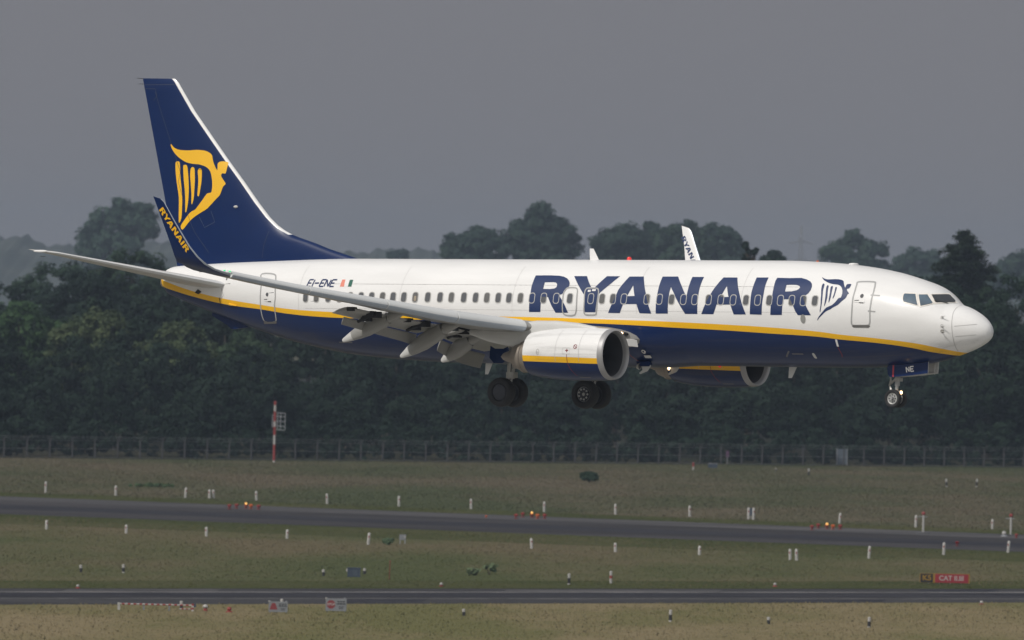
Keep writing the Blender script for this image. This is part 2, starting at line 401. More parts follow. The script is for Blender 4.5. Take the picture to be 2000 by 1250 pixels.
# ---------------------------------------------------------------- trees
def leaf_mat(name, c0, c1):
    m = bpy.data.materials.new(name); m.use_nodes = True
    t = m.node_tree; b = t.nodes['Principled BSDF']; b.inputs['Roughness'].default_value = 0.75; b.inputs['Specular IOR Level'].default_value = 0.15
    at = t.nodes.new('ShaderNodeAttribute'); at.attribute_name = 'shade'
    r = t.nodes.new('ShaderNodeValToRGB'); r.color_ramp.elements[0].color = (*c0, 1); r.color_ramp.elements[1].color = (*c1, 1)
    t.links.new(at.outputs['Fac'], r.inputs['Fac'])
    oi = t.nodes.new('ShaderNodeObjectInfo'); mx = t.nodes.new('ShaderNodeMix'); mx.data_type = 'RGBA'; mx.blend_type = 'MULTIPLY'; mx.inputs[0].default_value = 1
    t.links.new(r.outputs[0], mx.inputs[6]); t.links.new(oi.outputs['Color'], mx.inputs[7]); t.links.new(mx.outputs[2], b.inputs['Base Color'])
    tr = t.nodes.new('ShaderNodeBsdfTranslucent'); t.links.new(mx.outputs[2], tr.inputs['Color']); ms = t.nodes.new('ShaderNodeMixShader'); ms.inputs[0].default_value = 0.3
    t.links.new(b.outputs[0], ms.inputs[1]); t.links.new(tr.outputs[0], ms.inputs[2]); t.links.new(ms.outputs[0], t.nodes['Material Output'].inputs['Surface'])
    return m
LEAF = leaf_mat('broad leaves', (0.017, 0.032, 0.022), (0.038, 0.057, 0.037))
NEEDLE = leaf_mat('needles', (0.018, 0.028, 0.016), (0.042, 0.056, 0.030))
BARK = mat('bark', (0.075, 0.062, 0.048), 0.9, 0.3, 1.5, bump=0.6)

def crown_pts(lobes, n, leaf, rng, clump=1.5, per=70):
    """leaf sprays gathered in clumps over the outside of several overlapping lobes (x, y, z, rx, ry, rz)"""
    vol = np.array([l[3]*l[5] for l in lobes]); cnt = np.maximum((n*vol/vol.sum()/per).astype(int), 1)
    Cs = []; Ns = []
    for l, k in zip(lobes, cnt):
        d = rng.normal(size=(k, 3)); d /= np.linalg.norm(d, axis=1)[:, None]; d[:, 2] = np.where(d[:, 2] < -0.55, -d[:, 2], d[:, 2])
        r = rng.uniform(0.55, 1.03, k)**0.6
        Cs.append(np.array(l[:3]) + d*r[:, None]*np.array(l[3:])); Ns.append(d)
    Cs = np.concatenate(Cs); Ns = np.concatenate(Ns); K = len(Cs)
    tone = rng.normal(0.5, 0.17, K)
    i = np.repeat(np.arange(K), per); N = len(i)
    sz = clump*rng.uniform(0.6, 1.25, K)[i]
    d = rng.normal(size=(N, 3)); d /= np.linalg.norm(d, axis=1)[:, None]
    P = Cs[i] + d*(sz*rng.uniform(0.2, 1, N)**0.5)[:, None]*np.array([1, 1, 0.72])
    nrm = 0.9*d + 0.5*Ns[i] + np.array([0, 0, 0.35]) + rng.normal(0, 0.45, (N, 3)); nrm /= np.linalg.norm(nrm, axis=1)[:, None]
    return P, nrm, np.clip(tone[i] + rng.normal(0, 0.12, N), 0, 1), leaf*rng.uniform(0.6, 1.35, N)
def leaf_quads(P, nrm, s, rng):
    N = len(P); t = np.cross(nrm, rng.normal(size=(N, 3))); t /= np.linalg.norm(t, axis=1)[:, None]; b = np.cross(nrm, t)
    t *= s[:, None]; b *= (s*0.62)[:, None]
    return np.stack([P - t - b*0.3, P - t*0.1 - b, P + t + b*0.2, P + t*0.05 + b], 1).reshape(-1, 3)
def trunk_mesh(H, r, lobes, rng):
    b = MB(); k = 0.55*H
    b.tube([(0, 0, -0.3), (0.05*r, 0, 0.15*H), (0.3*r, 0.1*r, 0.4*H), (0.1*r, 0, 0.82*H)], [r*1.25, r, r*0.7, r*0.2], 8)
    for l in lobes:
        z0 = min(max(l[2] - l[5]*0.9, 0.12*H), 0.6*H)
        b.tube([(0.1*r, 0, z0), (l[0]*0.5, l[1]*0.5, (z0 + l[2])*0.55), (l[0]*0.9, l[1]*0.9, l[2] + l[5]*0.3)], [r*0.45, r*0.28, r*0.08], 6)
    return b
def tree(name, label, px, top, d, lobes, n=9000, leaf=0.42, tint=(1, 1, 1), clump=1.4, group=None, needle=False, seed=1):
    """lobes as shares of the height: (x, z, rx, rz); the top of the crown reaches the height read at (px, top)"""
    rng = np.random.default_rng(seed); n = int(n*1.7); leaf *= .76
    p = AT(px, top, d); H = p.z
    L = [(x*H, rng.uniform(-0.08, 0.08)*H, z*H, rx*H, rx*H*0.9, rz*H) for x, z, rx, rz in lobes]
    root = thing(name, label, 'tree', (p.x, p.y, 0), group=group)
    P, nr, sh, s = crown_pts(L, n, leaf, rng, clump)
    me = quads_mesh('crown', leaf_quads(P, nr, s, rng), sh); me.materials.append(NEEDLE if needle else LEAF)
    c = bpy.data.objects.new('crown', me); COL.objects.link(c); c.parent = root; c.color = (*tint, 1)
    t = trunk_mesh(H, 0.022*H, L, rng).build('trunk', BARK, root)
    return root
SKY = 'trees standing up against the sky'
def skytree(name, label, d, ell_, n, leaf, tint=(1, 1, 1), clump=2.0, group=None, seed=1, per=70):
    """crown lobes read along the skyline as (x, y, half width, half height) and set up d metres out at their real size"""
    if d > 2000: d, leaf, clump = d*1.4, leaf*1.4, clump*1.4
    rng = np.random.default_rng(seed); k = d/FPX
    cx = float(np.mean([q[0] for q in ell_])); base = AT(cx, 560, d)
    root = thing(name, label, 'tree', (base.x, base.y, 0), group=group); L = []
    more = []
    for x, y, rx, ry in ell_:                    # boughs break the outline
        for a in rng.uniform(-.3, math.pi + .3, 5):
            q = rng.uniform(.26, .42); more.append((x + .80*rx*math.cos(a), y - .78*ry*math.sin(a), rx*q, ry*q))
    for x, y, rx, ry in list(ell_) + more:
        p = AT(x, y, d); L.append((p.x - base.x, rng.uniform(-.5, .5)*rx*k, p.z, rx*k*.93, rx*k*.9, ry*k*.93))
    P, nr, sh, s = crown_pts(L, n, leaf, rng, clump, per)
    me = quads_mesh('crown', leaf_quads(P, nr, s, rng), sh); me.materials.append(LEAF)
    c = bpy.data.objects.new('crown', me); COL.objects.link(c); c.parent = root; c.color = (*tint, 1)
    H = max(l[2] for l in L); trunk_mesh(H, .02*H, L, rng).build('trunk', BARK, root)
    return root
T_ = (1.15, 1.3, 1.4)  # hazy trees get paler, bluer leaves: distance haze put into the crown colour
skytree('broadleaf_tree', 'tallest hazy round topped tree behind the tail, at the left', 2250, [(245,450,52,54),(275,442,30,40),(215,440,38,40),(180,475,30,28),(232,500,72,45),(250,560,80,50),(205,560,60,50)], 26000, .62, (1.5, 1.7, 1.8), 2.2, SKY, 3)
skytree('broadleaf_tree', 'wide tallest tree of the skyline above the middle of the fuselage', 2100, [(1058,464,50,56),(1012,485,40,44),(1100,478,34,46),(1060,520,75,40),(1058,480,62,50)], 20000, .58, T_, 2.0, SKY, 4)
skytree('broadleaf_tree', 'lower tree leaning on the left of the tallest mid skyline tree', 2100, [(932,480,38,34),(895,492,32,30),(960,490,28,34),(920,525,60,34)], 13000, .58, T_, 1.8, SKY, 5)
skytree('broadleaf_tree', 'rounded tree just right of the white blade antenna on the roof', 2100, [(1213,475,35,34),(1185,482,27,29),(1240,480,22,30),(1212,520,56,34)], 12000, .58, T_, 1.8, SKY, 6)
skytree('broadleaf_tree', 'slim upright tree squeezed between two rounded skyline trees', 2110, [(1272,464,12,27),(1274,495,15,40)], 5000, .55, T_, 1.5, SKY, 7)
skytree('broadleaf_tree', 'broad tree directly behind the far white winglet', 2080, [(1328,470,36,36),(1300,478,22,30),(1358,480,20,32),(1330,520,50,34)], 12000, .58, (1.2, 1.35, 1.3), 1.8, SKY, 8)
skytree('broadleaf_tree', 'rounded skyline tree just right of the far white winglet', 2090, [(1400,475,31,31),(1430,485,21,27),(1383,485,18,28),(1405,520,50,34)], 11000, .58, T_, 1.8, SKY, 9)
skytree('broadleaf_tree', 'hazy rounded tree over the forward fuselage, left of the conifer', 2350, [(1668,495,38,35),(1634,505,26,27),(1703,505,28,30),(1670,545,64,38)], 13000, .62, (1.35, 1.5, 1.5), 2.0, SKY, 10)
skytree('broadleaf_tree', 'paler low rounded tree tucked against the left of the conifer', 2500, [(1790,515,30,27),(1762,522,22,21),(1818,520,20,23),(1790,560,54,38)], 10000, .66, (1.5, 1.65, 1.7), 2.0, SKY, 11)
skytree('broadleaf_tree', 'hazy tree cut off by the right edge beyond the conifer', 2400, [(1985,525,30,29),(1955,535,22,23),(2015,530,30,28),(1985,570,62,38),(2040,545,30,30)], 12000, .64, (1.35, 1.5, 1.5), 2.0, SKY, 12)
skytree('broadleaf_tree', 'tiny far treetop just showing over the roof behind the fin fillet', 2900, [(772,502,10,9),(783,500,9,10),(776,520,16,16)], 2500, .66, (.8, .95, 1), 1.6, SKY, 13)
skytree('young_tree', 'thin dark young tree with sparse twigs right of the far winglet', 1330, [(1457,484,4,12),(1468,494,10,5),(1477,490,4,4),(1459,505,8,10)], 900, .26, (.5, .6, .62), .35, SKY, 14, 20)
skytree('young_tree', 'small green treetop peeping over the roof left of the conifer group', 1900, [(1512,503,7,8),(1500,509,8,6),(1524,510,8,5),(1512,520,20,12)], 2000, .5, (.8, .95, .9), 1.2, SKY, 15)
# the conifer: whorls of drooping boughs up a straight stem
def conifer(name, label, px, top, d, wid, tint, seed, group):
    rng = np.random.default_rng(seed); p = AT(px, top, d); H = p.z
    root = thing(name, label, 'tree', (p.x, p.y, 0), group=group); b = MB()
    b.tube([(0, 0, -.3), (0, 0, H*.5), (0, 0, H*.99)], [.022*H, .013*H, .002*H], 8)
    Ps, Ns, Sh, Ss = [], [], [], []
    z = H - .25
    while z > .2*H:
        below = H - z; R = min(wid*math.sqrt(below), 8.5)*rng.uniform(.78, 1.08)
        for a in rng.uniform(0, 2*math.pi, 4 + int(2.2*R)):
            r = R*rng.uniform(0.55, 1.12); n = int(20 + 26*r); q = rng.uniform(0.10, 1, n)**.8
            lift = .10*r*q - .16*r*q**2
            X = np.cos(a)*r*q; Y = np.sin(a)*r*q
            Ps.append(np.stack([X + rng.normal(0, .30, n), Y + rng.normal(0, .30, n), z + lift + rng.normal(0, .20, n)], 1))
            Ns.append(np.stack([rng.normal(0, .5, n), rng.normal(0, .5, n), np.ones(n)], 1)); Sh.append(np.full(n, rng.uniform(.1, .8))); Ss.append(rng.uniform(.18, .36, n))
            b.tube([(0, 0, z), (math.cos(a)*r*.9, math.sin(a)*r*.9, z - .05*r)], [.05, .02], 4)
        z -= rng.uniform(.55, .8)
    P, N_ = np.concatenate(Ps), np.concatenate(Ns); N_ /= np.linalg.norm(N_, axis=1)[:, None]
    me = quads_mesh('crown', leaf_quads(P, N_, np.concatenate(Ss), rng), np.concatenate(Sh)); me.materials.append(NEEDLE)
    c = bpy.data.objects.new('crown', me); COL.objects.link(c); c.parent = root; c.color = (*tint, 1)
    b.build('trunk', BARK, root)
conifer('conifer_tree', 'dark tall conifer with ragged layered boughs behind the nose', 1883, 452, 1330, 2.15, (.85, 1, 1), 21, SKY)
EDGE = 'trees along the edge of the wood'
BIG = [(.02, .76, .22, .23), (-.16, .66, .2, .22), (.17, .64, .2, .22), (0, .46, .28, .24), (-.22, .42, .18, .2), (.22, .40, .18, .2), (.05, .26, .3, .22)]
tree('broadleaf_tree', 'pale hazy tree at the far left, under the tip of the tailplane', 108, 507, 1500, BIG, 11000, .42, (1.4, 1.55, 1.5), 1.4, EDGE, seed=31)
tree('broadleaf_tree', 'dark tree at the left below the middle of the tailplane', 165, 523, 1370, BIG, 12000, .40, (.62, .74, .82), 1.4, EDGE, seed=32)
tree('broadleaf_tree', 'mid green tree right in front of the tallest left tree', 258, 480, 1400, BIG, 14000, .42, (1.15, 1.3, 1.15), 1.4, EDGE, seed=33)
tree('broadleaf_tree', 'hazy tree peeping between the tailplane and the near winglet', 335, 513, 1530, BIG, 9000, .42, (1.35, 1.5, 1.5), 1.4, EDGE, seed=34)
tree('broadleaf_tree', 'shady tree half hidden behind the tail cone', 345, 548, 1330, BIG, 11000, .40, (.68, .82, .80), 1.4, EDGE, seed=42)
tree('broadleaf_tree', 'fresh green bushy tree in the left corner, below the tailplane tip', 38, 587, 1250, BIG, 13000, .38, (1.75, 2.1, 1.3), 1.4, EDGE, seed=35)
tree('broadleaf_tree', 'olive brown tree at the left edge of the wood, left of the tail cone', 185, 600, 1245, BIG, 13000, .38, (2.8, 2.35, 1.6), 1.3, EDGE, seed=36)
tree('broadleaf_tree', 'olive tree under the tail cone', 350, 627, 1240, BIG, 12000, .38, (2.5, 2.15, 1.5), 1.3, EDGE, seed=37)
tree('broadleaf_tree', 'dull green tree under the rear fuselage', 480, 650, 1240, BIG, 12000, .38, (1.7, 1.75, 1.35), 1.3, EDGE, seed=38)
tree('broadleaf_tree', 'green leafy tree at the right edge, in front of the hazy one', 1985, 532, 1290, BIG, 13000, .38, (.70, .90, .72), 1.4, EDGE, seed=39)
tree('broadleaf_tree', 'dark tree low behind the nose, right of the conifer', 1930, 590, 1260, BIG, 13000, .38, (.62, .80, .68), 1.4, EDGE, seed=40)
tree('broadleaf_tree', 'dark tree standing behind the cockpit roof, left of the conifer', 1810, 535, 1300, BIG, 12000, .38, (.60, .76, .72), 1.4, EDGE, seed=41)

# the rest of the wood reads as one dark mass behind the fence
def wood():
    rng = np.random.default_rng(77); Vs, Sh = [], []; tr = MB()
    fence_y = lambda X: 1150 + 40*(X/60)
    def put(x, y, H, n, leaf, tone):
        L = [(x + a*H, y + rng.uniform(-.1, .1)*H, z*H, rx*H, rx*H, rz*H) for a, z, rx, rz in BIG]
        P, nr, sh, s = crown_pts(L, n, leaf, rng, 1.35)
        Vs.append(leaf_quads(P, nr, s, rng)); Sh.append(np.clip(sh + tone, 0, 1))
        tr.tube([(x, y, -.3), (x + .2, y, H*.5), (x, y, H*.8)], [.02*H, .014*H, .004*H], 6)
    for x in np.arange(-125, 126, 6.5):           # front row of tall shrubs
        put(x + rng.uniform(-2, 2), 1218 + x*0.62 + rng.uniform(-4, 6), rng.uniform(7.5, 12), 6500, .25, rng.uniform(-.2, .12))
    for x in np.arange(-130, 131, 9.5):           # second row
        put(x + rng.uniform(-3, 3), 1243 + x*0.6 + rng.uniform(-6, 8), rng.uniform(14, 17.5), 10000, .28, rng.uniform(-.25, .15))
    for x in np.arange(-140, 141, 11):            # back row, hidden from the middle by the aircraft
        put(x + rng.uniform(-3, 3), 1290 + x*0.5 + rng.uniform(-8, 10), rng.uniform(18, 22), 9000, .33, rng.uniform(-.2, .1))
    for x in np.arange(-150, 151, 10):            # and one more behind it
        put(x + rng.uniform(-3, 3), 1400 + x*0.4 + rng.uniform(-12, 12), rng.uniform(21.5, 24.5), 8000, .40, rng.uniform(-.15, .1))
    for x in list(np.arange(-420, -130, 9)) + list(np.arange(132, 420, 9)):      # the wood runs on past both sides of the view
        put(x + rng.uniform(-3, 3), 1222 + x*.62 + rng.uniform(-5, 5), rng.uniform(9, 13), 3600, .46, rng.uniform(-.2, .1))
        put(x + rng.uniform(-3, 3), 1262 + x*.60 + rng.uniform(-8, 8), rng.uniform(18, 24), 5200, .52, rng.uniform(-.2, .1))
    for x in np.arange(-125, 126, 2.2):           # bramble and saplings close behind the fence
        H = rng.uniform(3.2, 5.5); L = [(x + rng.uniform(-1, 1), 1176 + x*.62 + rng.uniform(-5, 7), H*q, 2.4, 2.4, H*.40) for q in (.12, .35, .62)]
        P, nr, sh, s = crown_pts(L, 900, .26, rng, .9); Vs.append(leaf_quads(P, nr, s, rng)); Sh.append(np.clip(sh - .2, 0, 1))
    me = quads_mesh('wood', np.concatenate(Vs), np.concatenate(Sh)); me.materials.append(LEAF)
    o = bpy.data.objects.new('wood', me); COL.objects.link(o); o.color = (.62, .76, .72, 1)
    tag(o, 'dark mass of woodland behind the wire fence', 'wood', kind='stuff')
    t = tr.build('trunks', BARK, o); t['kind'] = 'stuff'
wood()
def shrub(label, px, py, w, h, n, tint, seed):
    rng = np.random.default_rng(seed); g = G(px, py); root = thing('shrub', label, 'shrub', (g.x, g.y, 0), group='shrubs in the grass')
    L = [(rng.uniform(-.28, .28)*w, rng.uniform(-.2, .2)*w, h*rng.uniform(.4, .62), w*.3, w*.3, h*.38) for _ in range(5)]
    P, nr, sh, s = crown_pts(L, n, .16, rng, .3, 25)
    me = quads_mesh('leaves', leaf_quads(P, nr, s, rng), sh); me.materials.append(LEAF)
    c = bpy.data.objects.new('leaves', me); COL.objects.link(c); c.parent = root; c.color = (*tint, 1)
    b = MB()
    for k in range(6): b.tube([(0, 0, -.1), (rng.uniform(-.3, .3)*w, rng.uniform(-.2, .2)*w, h*.6)], [.05, .02], 5)
    b.build('stems', BARK, root)
shrub('dark green rounded bush alone in the far grass', 1150, 942, 2.2, 1.35, 2600, (1.2, 1.35, 1.2), 51)
shrub('faint low shrub in the middle grass, left of a taller one', 927, 1124, 1.2, .5, 260, (5.0, 4.1, 3.4), 52)
shrub('faint small shrub in the middle grass, right of a lower one', 956, 1122, 1.0, .9, 340, (5.0, 4.1, 3.4), 53)
shrub('small dark weed clump left of the white equipment board', 757, 1064, 1.0, .55, 350, (4.0, 3.6, 3.0), 54)
shrub('long dark weed patch beside the far runway, left of the mast', 300, 951, 5.5, .32, 900, (3.0, 2.9, 2.2), 55)
# ---------------------------------------------------------------- fence, mast, posts, signs, lights
CONC = mat('weathered concrete', (0.066, 0.066, 0.07), 0.9, 0.15, 3)
WHITE = mat('white painted post', (0.37, 0.36, 0.345), 0.6, 0.20, 4)
BLACK = mat('black band', (0.016, 0.016, 0.018), 0.6, 0.1, 4)
REDP = mat('signal red paint', (0.24, 0.030, 0.026), 0.55, 0.12, 4)
GALV = mat('galvanised steel', (0.30, 0.31, 0.33), 0.5, 0.15, 3, metal=0.3)
GREYP = mat('grey sign sheet', (0.18, 0.19, 0.205), 0.6, 0.08, 3)
YEL = mat('sign yellow', (0.26, 0.15, 0.02), 0.55, 0.08, 4)
DARKBOX = mat('dark blue grey cabinet', (0.035, 0.050, 0.075), 0.6, 0.12, 3)
ORNG = mat('orange housing', (0.50, 0.10, 0.02), 0.55, 0.1, 4)
LAMP = mat('lit amber lamp', (0.9, 0.5, 0.15), 0.4, 0.0, 1, emit=(1.0, 0.50, 0.12), estr=0.9)
MAROON = mat('dark red lens', (0.16, 0.016, 0.018), 0.4, 0.1, 4)
wire = bpy.data.materials.new('woven wire'); wire.use_nodes = True
wt = wire.node_tree; wb = wt.nodes['Principled BSDF']; wb.inputs['Base Color'].default_value = (0.09, 0.095, 0.105, 1); wb.inputs['Roughness'].default_value = 0.6
wtr = wt.nodes.new('ShaderNodeBsdfTransparent'); wmx = wt.nodes.new('ShaderNodeMixShader')
wtc = wt.nodes.new('ShaderNodeTexCoord'); wsep = wt.nodes.new('ShaderNodeSeparateXYZ'); wt.links.new(wtc.outputs['Object'], wsep.inputs[0])
wnz = wt.nodes.new('ShaderNodeTexNoise'); wnz.inputs['Scale'].default_value = 0.6; wt.links.new(wtc.outputs['Object'], wnz.inputs['Vector'])
wml = wt.nodes.new('ShaderNodeMath'); wml.operation = 'MULTIPLY_ADD'; wml.inputs[1].default_value = 0.10; wml.inputs[2].default_value = 0.05
wt.links.new(wnz.outputs['Fac'], wml.inputs[0]); wt.links.new(wml.outputs[0], wmx.inputs[0])
wt.links.new(wtr.outputs[0], wmx.inputs[1]); wt.links.new(wb.outputs[0], wmx.inputs[2])
wt.links.new(wmx.outputs[0], wt.nodes['Material Output'].inputs['Surface'])

FA, FB = G(0, 893), G(2000, 913)
fd = (FB - FA); flen = fd.length; fd.normalize(); fang = math.atan2(fd.y, fd.x)
fence = thing('perimeter_fence', 'long wire mesh perimeter fence with forked concrete posts before the wood', 'fence', FA, fang)
NPOST, step = 96, flen/48.2
x0 = -24*step + 0.6
b = MB().box((0, 0, 1.2), (.16, .14, 2.45))
for s in (-1, 1): b.tube([(0, 0, 2.35), (s*.30, 0, 2.85)], [.055, .045], 5)
post0 = None
for i in range(NPOST):
    if post0 is None: post0 = b.build('post', CONC, fence); p = post0
    else: p = post0.copy(); COL.objects.link(p)
    p.location = (x0 + i*step, 0, random.uniform(-.05, .05)); p.rotation_euler = (random.uniform(-.02, .02), random.uniform(-.02, .02), 0)
me = MB(); xa, xb = x0, x0 + (NPOST-1)*step
me.face(range(me.pts([(xa, .1, 0.02), (xb, .1, 0.02), (xb, .1, 2.3), (xa, .1, 2.3)]), 4))
me.build('wire_mesh', wire, fence, smooth=0, recalc=False)
w_ = MB()
for z in (2.32, 1.2, .1): w_.tube([(xa, .09, z), (xb, .09, z)], .011, 4)
for s in (-1, 1):
    for q in (.5, .95): w_.tube([(xa, .03*s, 2.35 + .5*q), (xb, .03*s, 2.35 + .5*q)], .008, 4)
w_.build('barbed_wire', GALV, fence)

def hpx(y0, y1, g): return abs(y1 - y0)*g.y/FPX

def banded(parts_, r):       # (z0, z1, material index) round post
    b = MB()
    for z0, z1, m in parts_:
        b.lathe([(z0, r), (z1, r)], (0, 0, 0), (0, 0, 1), 10, m, cap=True)
    return b
# the red and white mast with its frame aerial
g = G(535, 903); mh = hpx(787, 903, g)
mast = thing('banded_mast', 'red and white banded mast with a steel frame aerial at the fence', 'mast', g)
cuts = [0, .03, .30, .46, .60, .69, .86, .965, 1.0]; cm = [1, 0, 1, 0, 1, 0, 1, 0]
banded([(cuts[i]*mh, cuts[i+1]*mh, (0 if cm[i] else 1)) for i in range(8)], .16).build('pole', [WHITE, REDP], mast)
MB().ball((0, 0, mh + .05), .19, 10).build('obstruction_lamp', REDP, mast)
fr = MB()
for x in (.35, .75, 1.35):
    fr.tube([(x, 0, .555*mh), (x, 0, .84*mh)], .05, 6)
for z in (.555, .62, .70, .78, .84): fr.tube([(0, 0, z*mh), (1.35, 0, (z-.012)*mh)], .045, 6)
for x in (-.32,): fr.tube([(x, 0, .60*mh), (x, 0, .80*mh)], .05, 6)
fr.tube([(-.32, 0, .60*mh), (0, 0, .60*mh)], .04, 6); fr.tube([(-.32, 0, .80*mh), (0, 0, .80*mh)], .04, 6)
fr.build('aerial_frame', GALV, mast)

# white marker posts along the far runway
def post_at(px, yt, yb, proto, label, group, base_h):
    g = G(px, yb); h = hpx(yt, yb, g)
    o = dup(proto, g, label, None, group); o.rotation_euler = (random.gauss(0, .02), random.gauss(0, .035), random.uniform(-.5, .5)); o.scale = (1, 1, h/base_h); return o
def make_white():
    t = thing('marker_post', '', 'post')
    MB().lathe([(0, .14), (.93, .13), (.97, .10), (1.0, .02)], (0, 0, 0), (0, 0, 1), 10).build('shaft', WHITE, t)
    MB().box((0, -.135, .66), (.10, .03, .16)).build('reflector', REDP, t)
    return t
wp0 = make_white()
rowA = [(89,940,962),(226,948,968),(362,952,972),(409,956,973),(417,956,973),(501,958.7,978),(639,964,984),(779,968.5,989),(920,974,994),(1063,979.5,1000),(1202,984,1005),(1347,987,1009),(1462,991,1014),(1471.5,991.5,1015),(1639.5,1001.5,1022.6),(1788.4,1006,1030.5),(1938,1014,1033.6)]
for i, (x, a, c) in enumerate(rowA):
    post_at(x, a, c, wp0, f'white marker post, {ORD[i]} from left along the far edge of the far runway', 'white posts beyond the far runway', 1.0)
rowB = [(91,1015.6,1034),(246.6,1024.6,1042),(403,1029,1048),(560.6,1034,1052),(719,1040,1064),(1038.5,1051,1071.6),(1202,1060,1078),(1366,1066,1084),(1543.4,1072,1094),(1556,1072,1095),(1697,1066,1091),(1843,1059,1084),(1968.8,1056,1079.5)]
for i, (x, a, c) in enumerate(rowB):
    post_at(x, a, c, wp0, f'white marker post, {ORD[i]} from left along the near edge of the far runway', 'white posts on the near side of the far runway', 1.0)
for ch in list(wp0.children): bpy.data.objects.remove(ch)
bpy.data.objects.remove(wp0)
g1, g2 = G(1462, 1013), G(1471.5, 1013)
pn = thing('blue_panel', 'small blue grey panel held between a pair of white posts', 'panel', G(1466.8, 1013.5))
MB().box((0, .05, .75), (.34, .05, .8)).build('sheet', DARKBOX, pn); MB().tube([(0, .05, 0), (0, .05, .4)], .03, 6).build('stem', GALV, pn)

# short black and white bollards
def make_bollard(low):
    t = thing('bollard', '', 'bollard')
    if low: banded([(0, .14, 0), (.14, .62, 1), (.62, 1.0, 0)], .12).build('shaft', [WHITE, BLACK], t)
    else: banded([(0, .60, 1), (.60, 1.0, 0)], .12).build('shaft', [WHITE, BLACK], t)
    MB().lathe([(1.0, .12), (1.03, .09), (1.05, .01)], (0, 0, 0), (0, 0, 1), 10).build('cap', WHITE, t)
    return t
bl, bh = make_bollard(True), make_bollard(False)
BOL = [(158.4,1103,1118,0,'black and white bollard in the middle grass, leftmost of all'),(241,1102,1119,1,'black and white bollard in the middle grass, second from the left'),
 (632,1112,1125,0,'black and white bollard just left of the dark cabinet'),(712,1110,1121.5,0,'pale topped bollard just right of the dark cabinet'),
 (1111,1120,1142,1,'taller white and black bollard in the middle grass, left of a red banded one'),
 (906,1189,1203,0,'small black and white bollard alone in the middle of the foreground grass'),(1309,1191,1214.7,1,'tallest black and white bollard in the foreground grass at the right'),
 (1501,1205,1219,0,'short black and white bollard in the foreground, second from the right'),(1697,1205,1226,1,'black and white bollard in the foreground, nearest the right edge'),
 (354,1173.5,1190,0,'white topped black bollard standing in front of the striped barrier'),(550,1169.6,1196,1,'black and white bollard standing in front of the left stop board'),
 (1849,935,951,1,'far black and white bollard below the conifer, left of its twin'),(1907,935,951,1,'far black and white bollard below the conifer, right of its twin'),
 (1579.6,915,929,0,'small far bollard near the fence, left of the grey gate panel'),(1515.5,915,920,0,'tiny far white topped peg close to the fence')]
for x, a, c, k, lab in BOL: post_at(x, a, c, bl if k else bh, lab, 'black and white bollards', 1.05)
for r in (bl, bh):
    for ch in list(r.children): bpy.data.objects.remove(ch)
    bpy.data.objects.remove(r)
def red_bollard(px, yt, yb, label, cuts):
    g = G(px, yb); h = hpx(yt, yb, g); t = thing('red_banded_bollard', label, 'bollard', g)
    banded([(z0*h, z1*h, m) for z0, z1, m in cuts], .12).build('shaft', [WHITE, REDP], t)
    MB().lathe([(h, .12), (h + .03, .06), (h + .04, .01)], (0, 0, 0), (0, 0, 1), 10).build('cap', WHITE, t)
red_bollard(1193, 1116, 1139.5, 'white bollard with a dark red band in the middle grass', [(0, .42, 0), (.42, .66, 1), (.66, 1, 0)])
red_bollard(1354, 903, 918, 'short far marker with a red top and white foot near the fence', [(0, .45, 0), (.45, 1, 1)])

# equipment on the field
def legs_board(name, label, px, yt, yb, w, mtl, cat, legs=True, mat2=GALV):
    g = G(px, yb); h = hpx(yt, yb, g); t = thing(name, label, cat, g)
    MB().box((0, 0, h*.72), (w, .10, h*.56)).build('panel', mtl, t)
    for s in (-1, 1): MB().box((s*w*.36, .02, h*.30), (.09, .09, h*.60)).build('leg', mat2, t)
    return t, h
t, h = legs_board('equipment_board', 'white equipment board on two legs beside the far runway', 786, 1044, 1063, .62, GREYP, 'board')
MB().box((.22, -.07, h*.75), (.12, .05, .2)).build('meter_box', WHITE, t)
g = G(691, 1127); t = thing('equipment_cabinet', 'dark blue equipment cabinet with a white corner in the middle grass', 'cabinet', g)
MB().box((0, 0, .36), (1.05, .6, .72)).build('body', DARKBOX, t); MB().box((0, 0, .745), (1.12, .66, .05)).build('lid', DARKBOX, t)
MB().box((-.55, -.1, .56), (.16, .3, .24)).build('terminal_box', WHITE, t)
MB().box((.1, -.303, .36), (.4, .012, .5)).build('door', mat('cabinet door', (.05, .066, .09), .5, .1, 3), t)
g = G(1644, 908); t = thing('gate_panel', 'grey blue solid gate panel in the wire fence', 'gate', g)
hh = hpx(877, 908, g); MB().box((0, -.1, hh/2), (1.35, .08, hh)).build('sheet', mat('faded blue sheet', (.085, .105, .13), .6, .15, 2), t)
for s in (-1, 1): MB().box((s*.72, -.1, hh/2 + .05), (.09, .1, hh + .1)).build('post', GALV, t)
g = G(1392, 914); t = thing('low_barrier_box', 'low dark box with a pale rim at the foot of the fence', 'box', g)
MB().box((0, 0, .3), (1.25, .5, .55)).build('body', DARKBOX, t); MB().box((0, 0, .60), (1.32, .56, .06)).build('rim', GALV, t)
g = G(1420.5, 907); t = thing('purple_post', 'dull purple sign post against the fence', 'post', g)
MB().tube([(0, 0, 0), (0, 0, 1.4)], .06, 6).build('shaft', GALV, t); MB().box((0, -.05, 1.45), (.42, .06, .9)).build('plate', mat('faded purple', (.09, .04, .085), .6, .1, 3), t)
g = G(760, 1133); t = thing('red_stake', 'thin red stake in the middle grass', 'stake', g)
MB().tube([(0, 0, 0), (.05, 0, 1.5)], .03, 6).build('shaft', mat('faded red', (.20, .03, .025), .7, .1, 4), t); MB().ball((.05, 0, 1.52), .06, 8).build('tip', REDP, t)

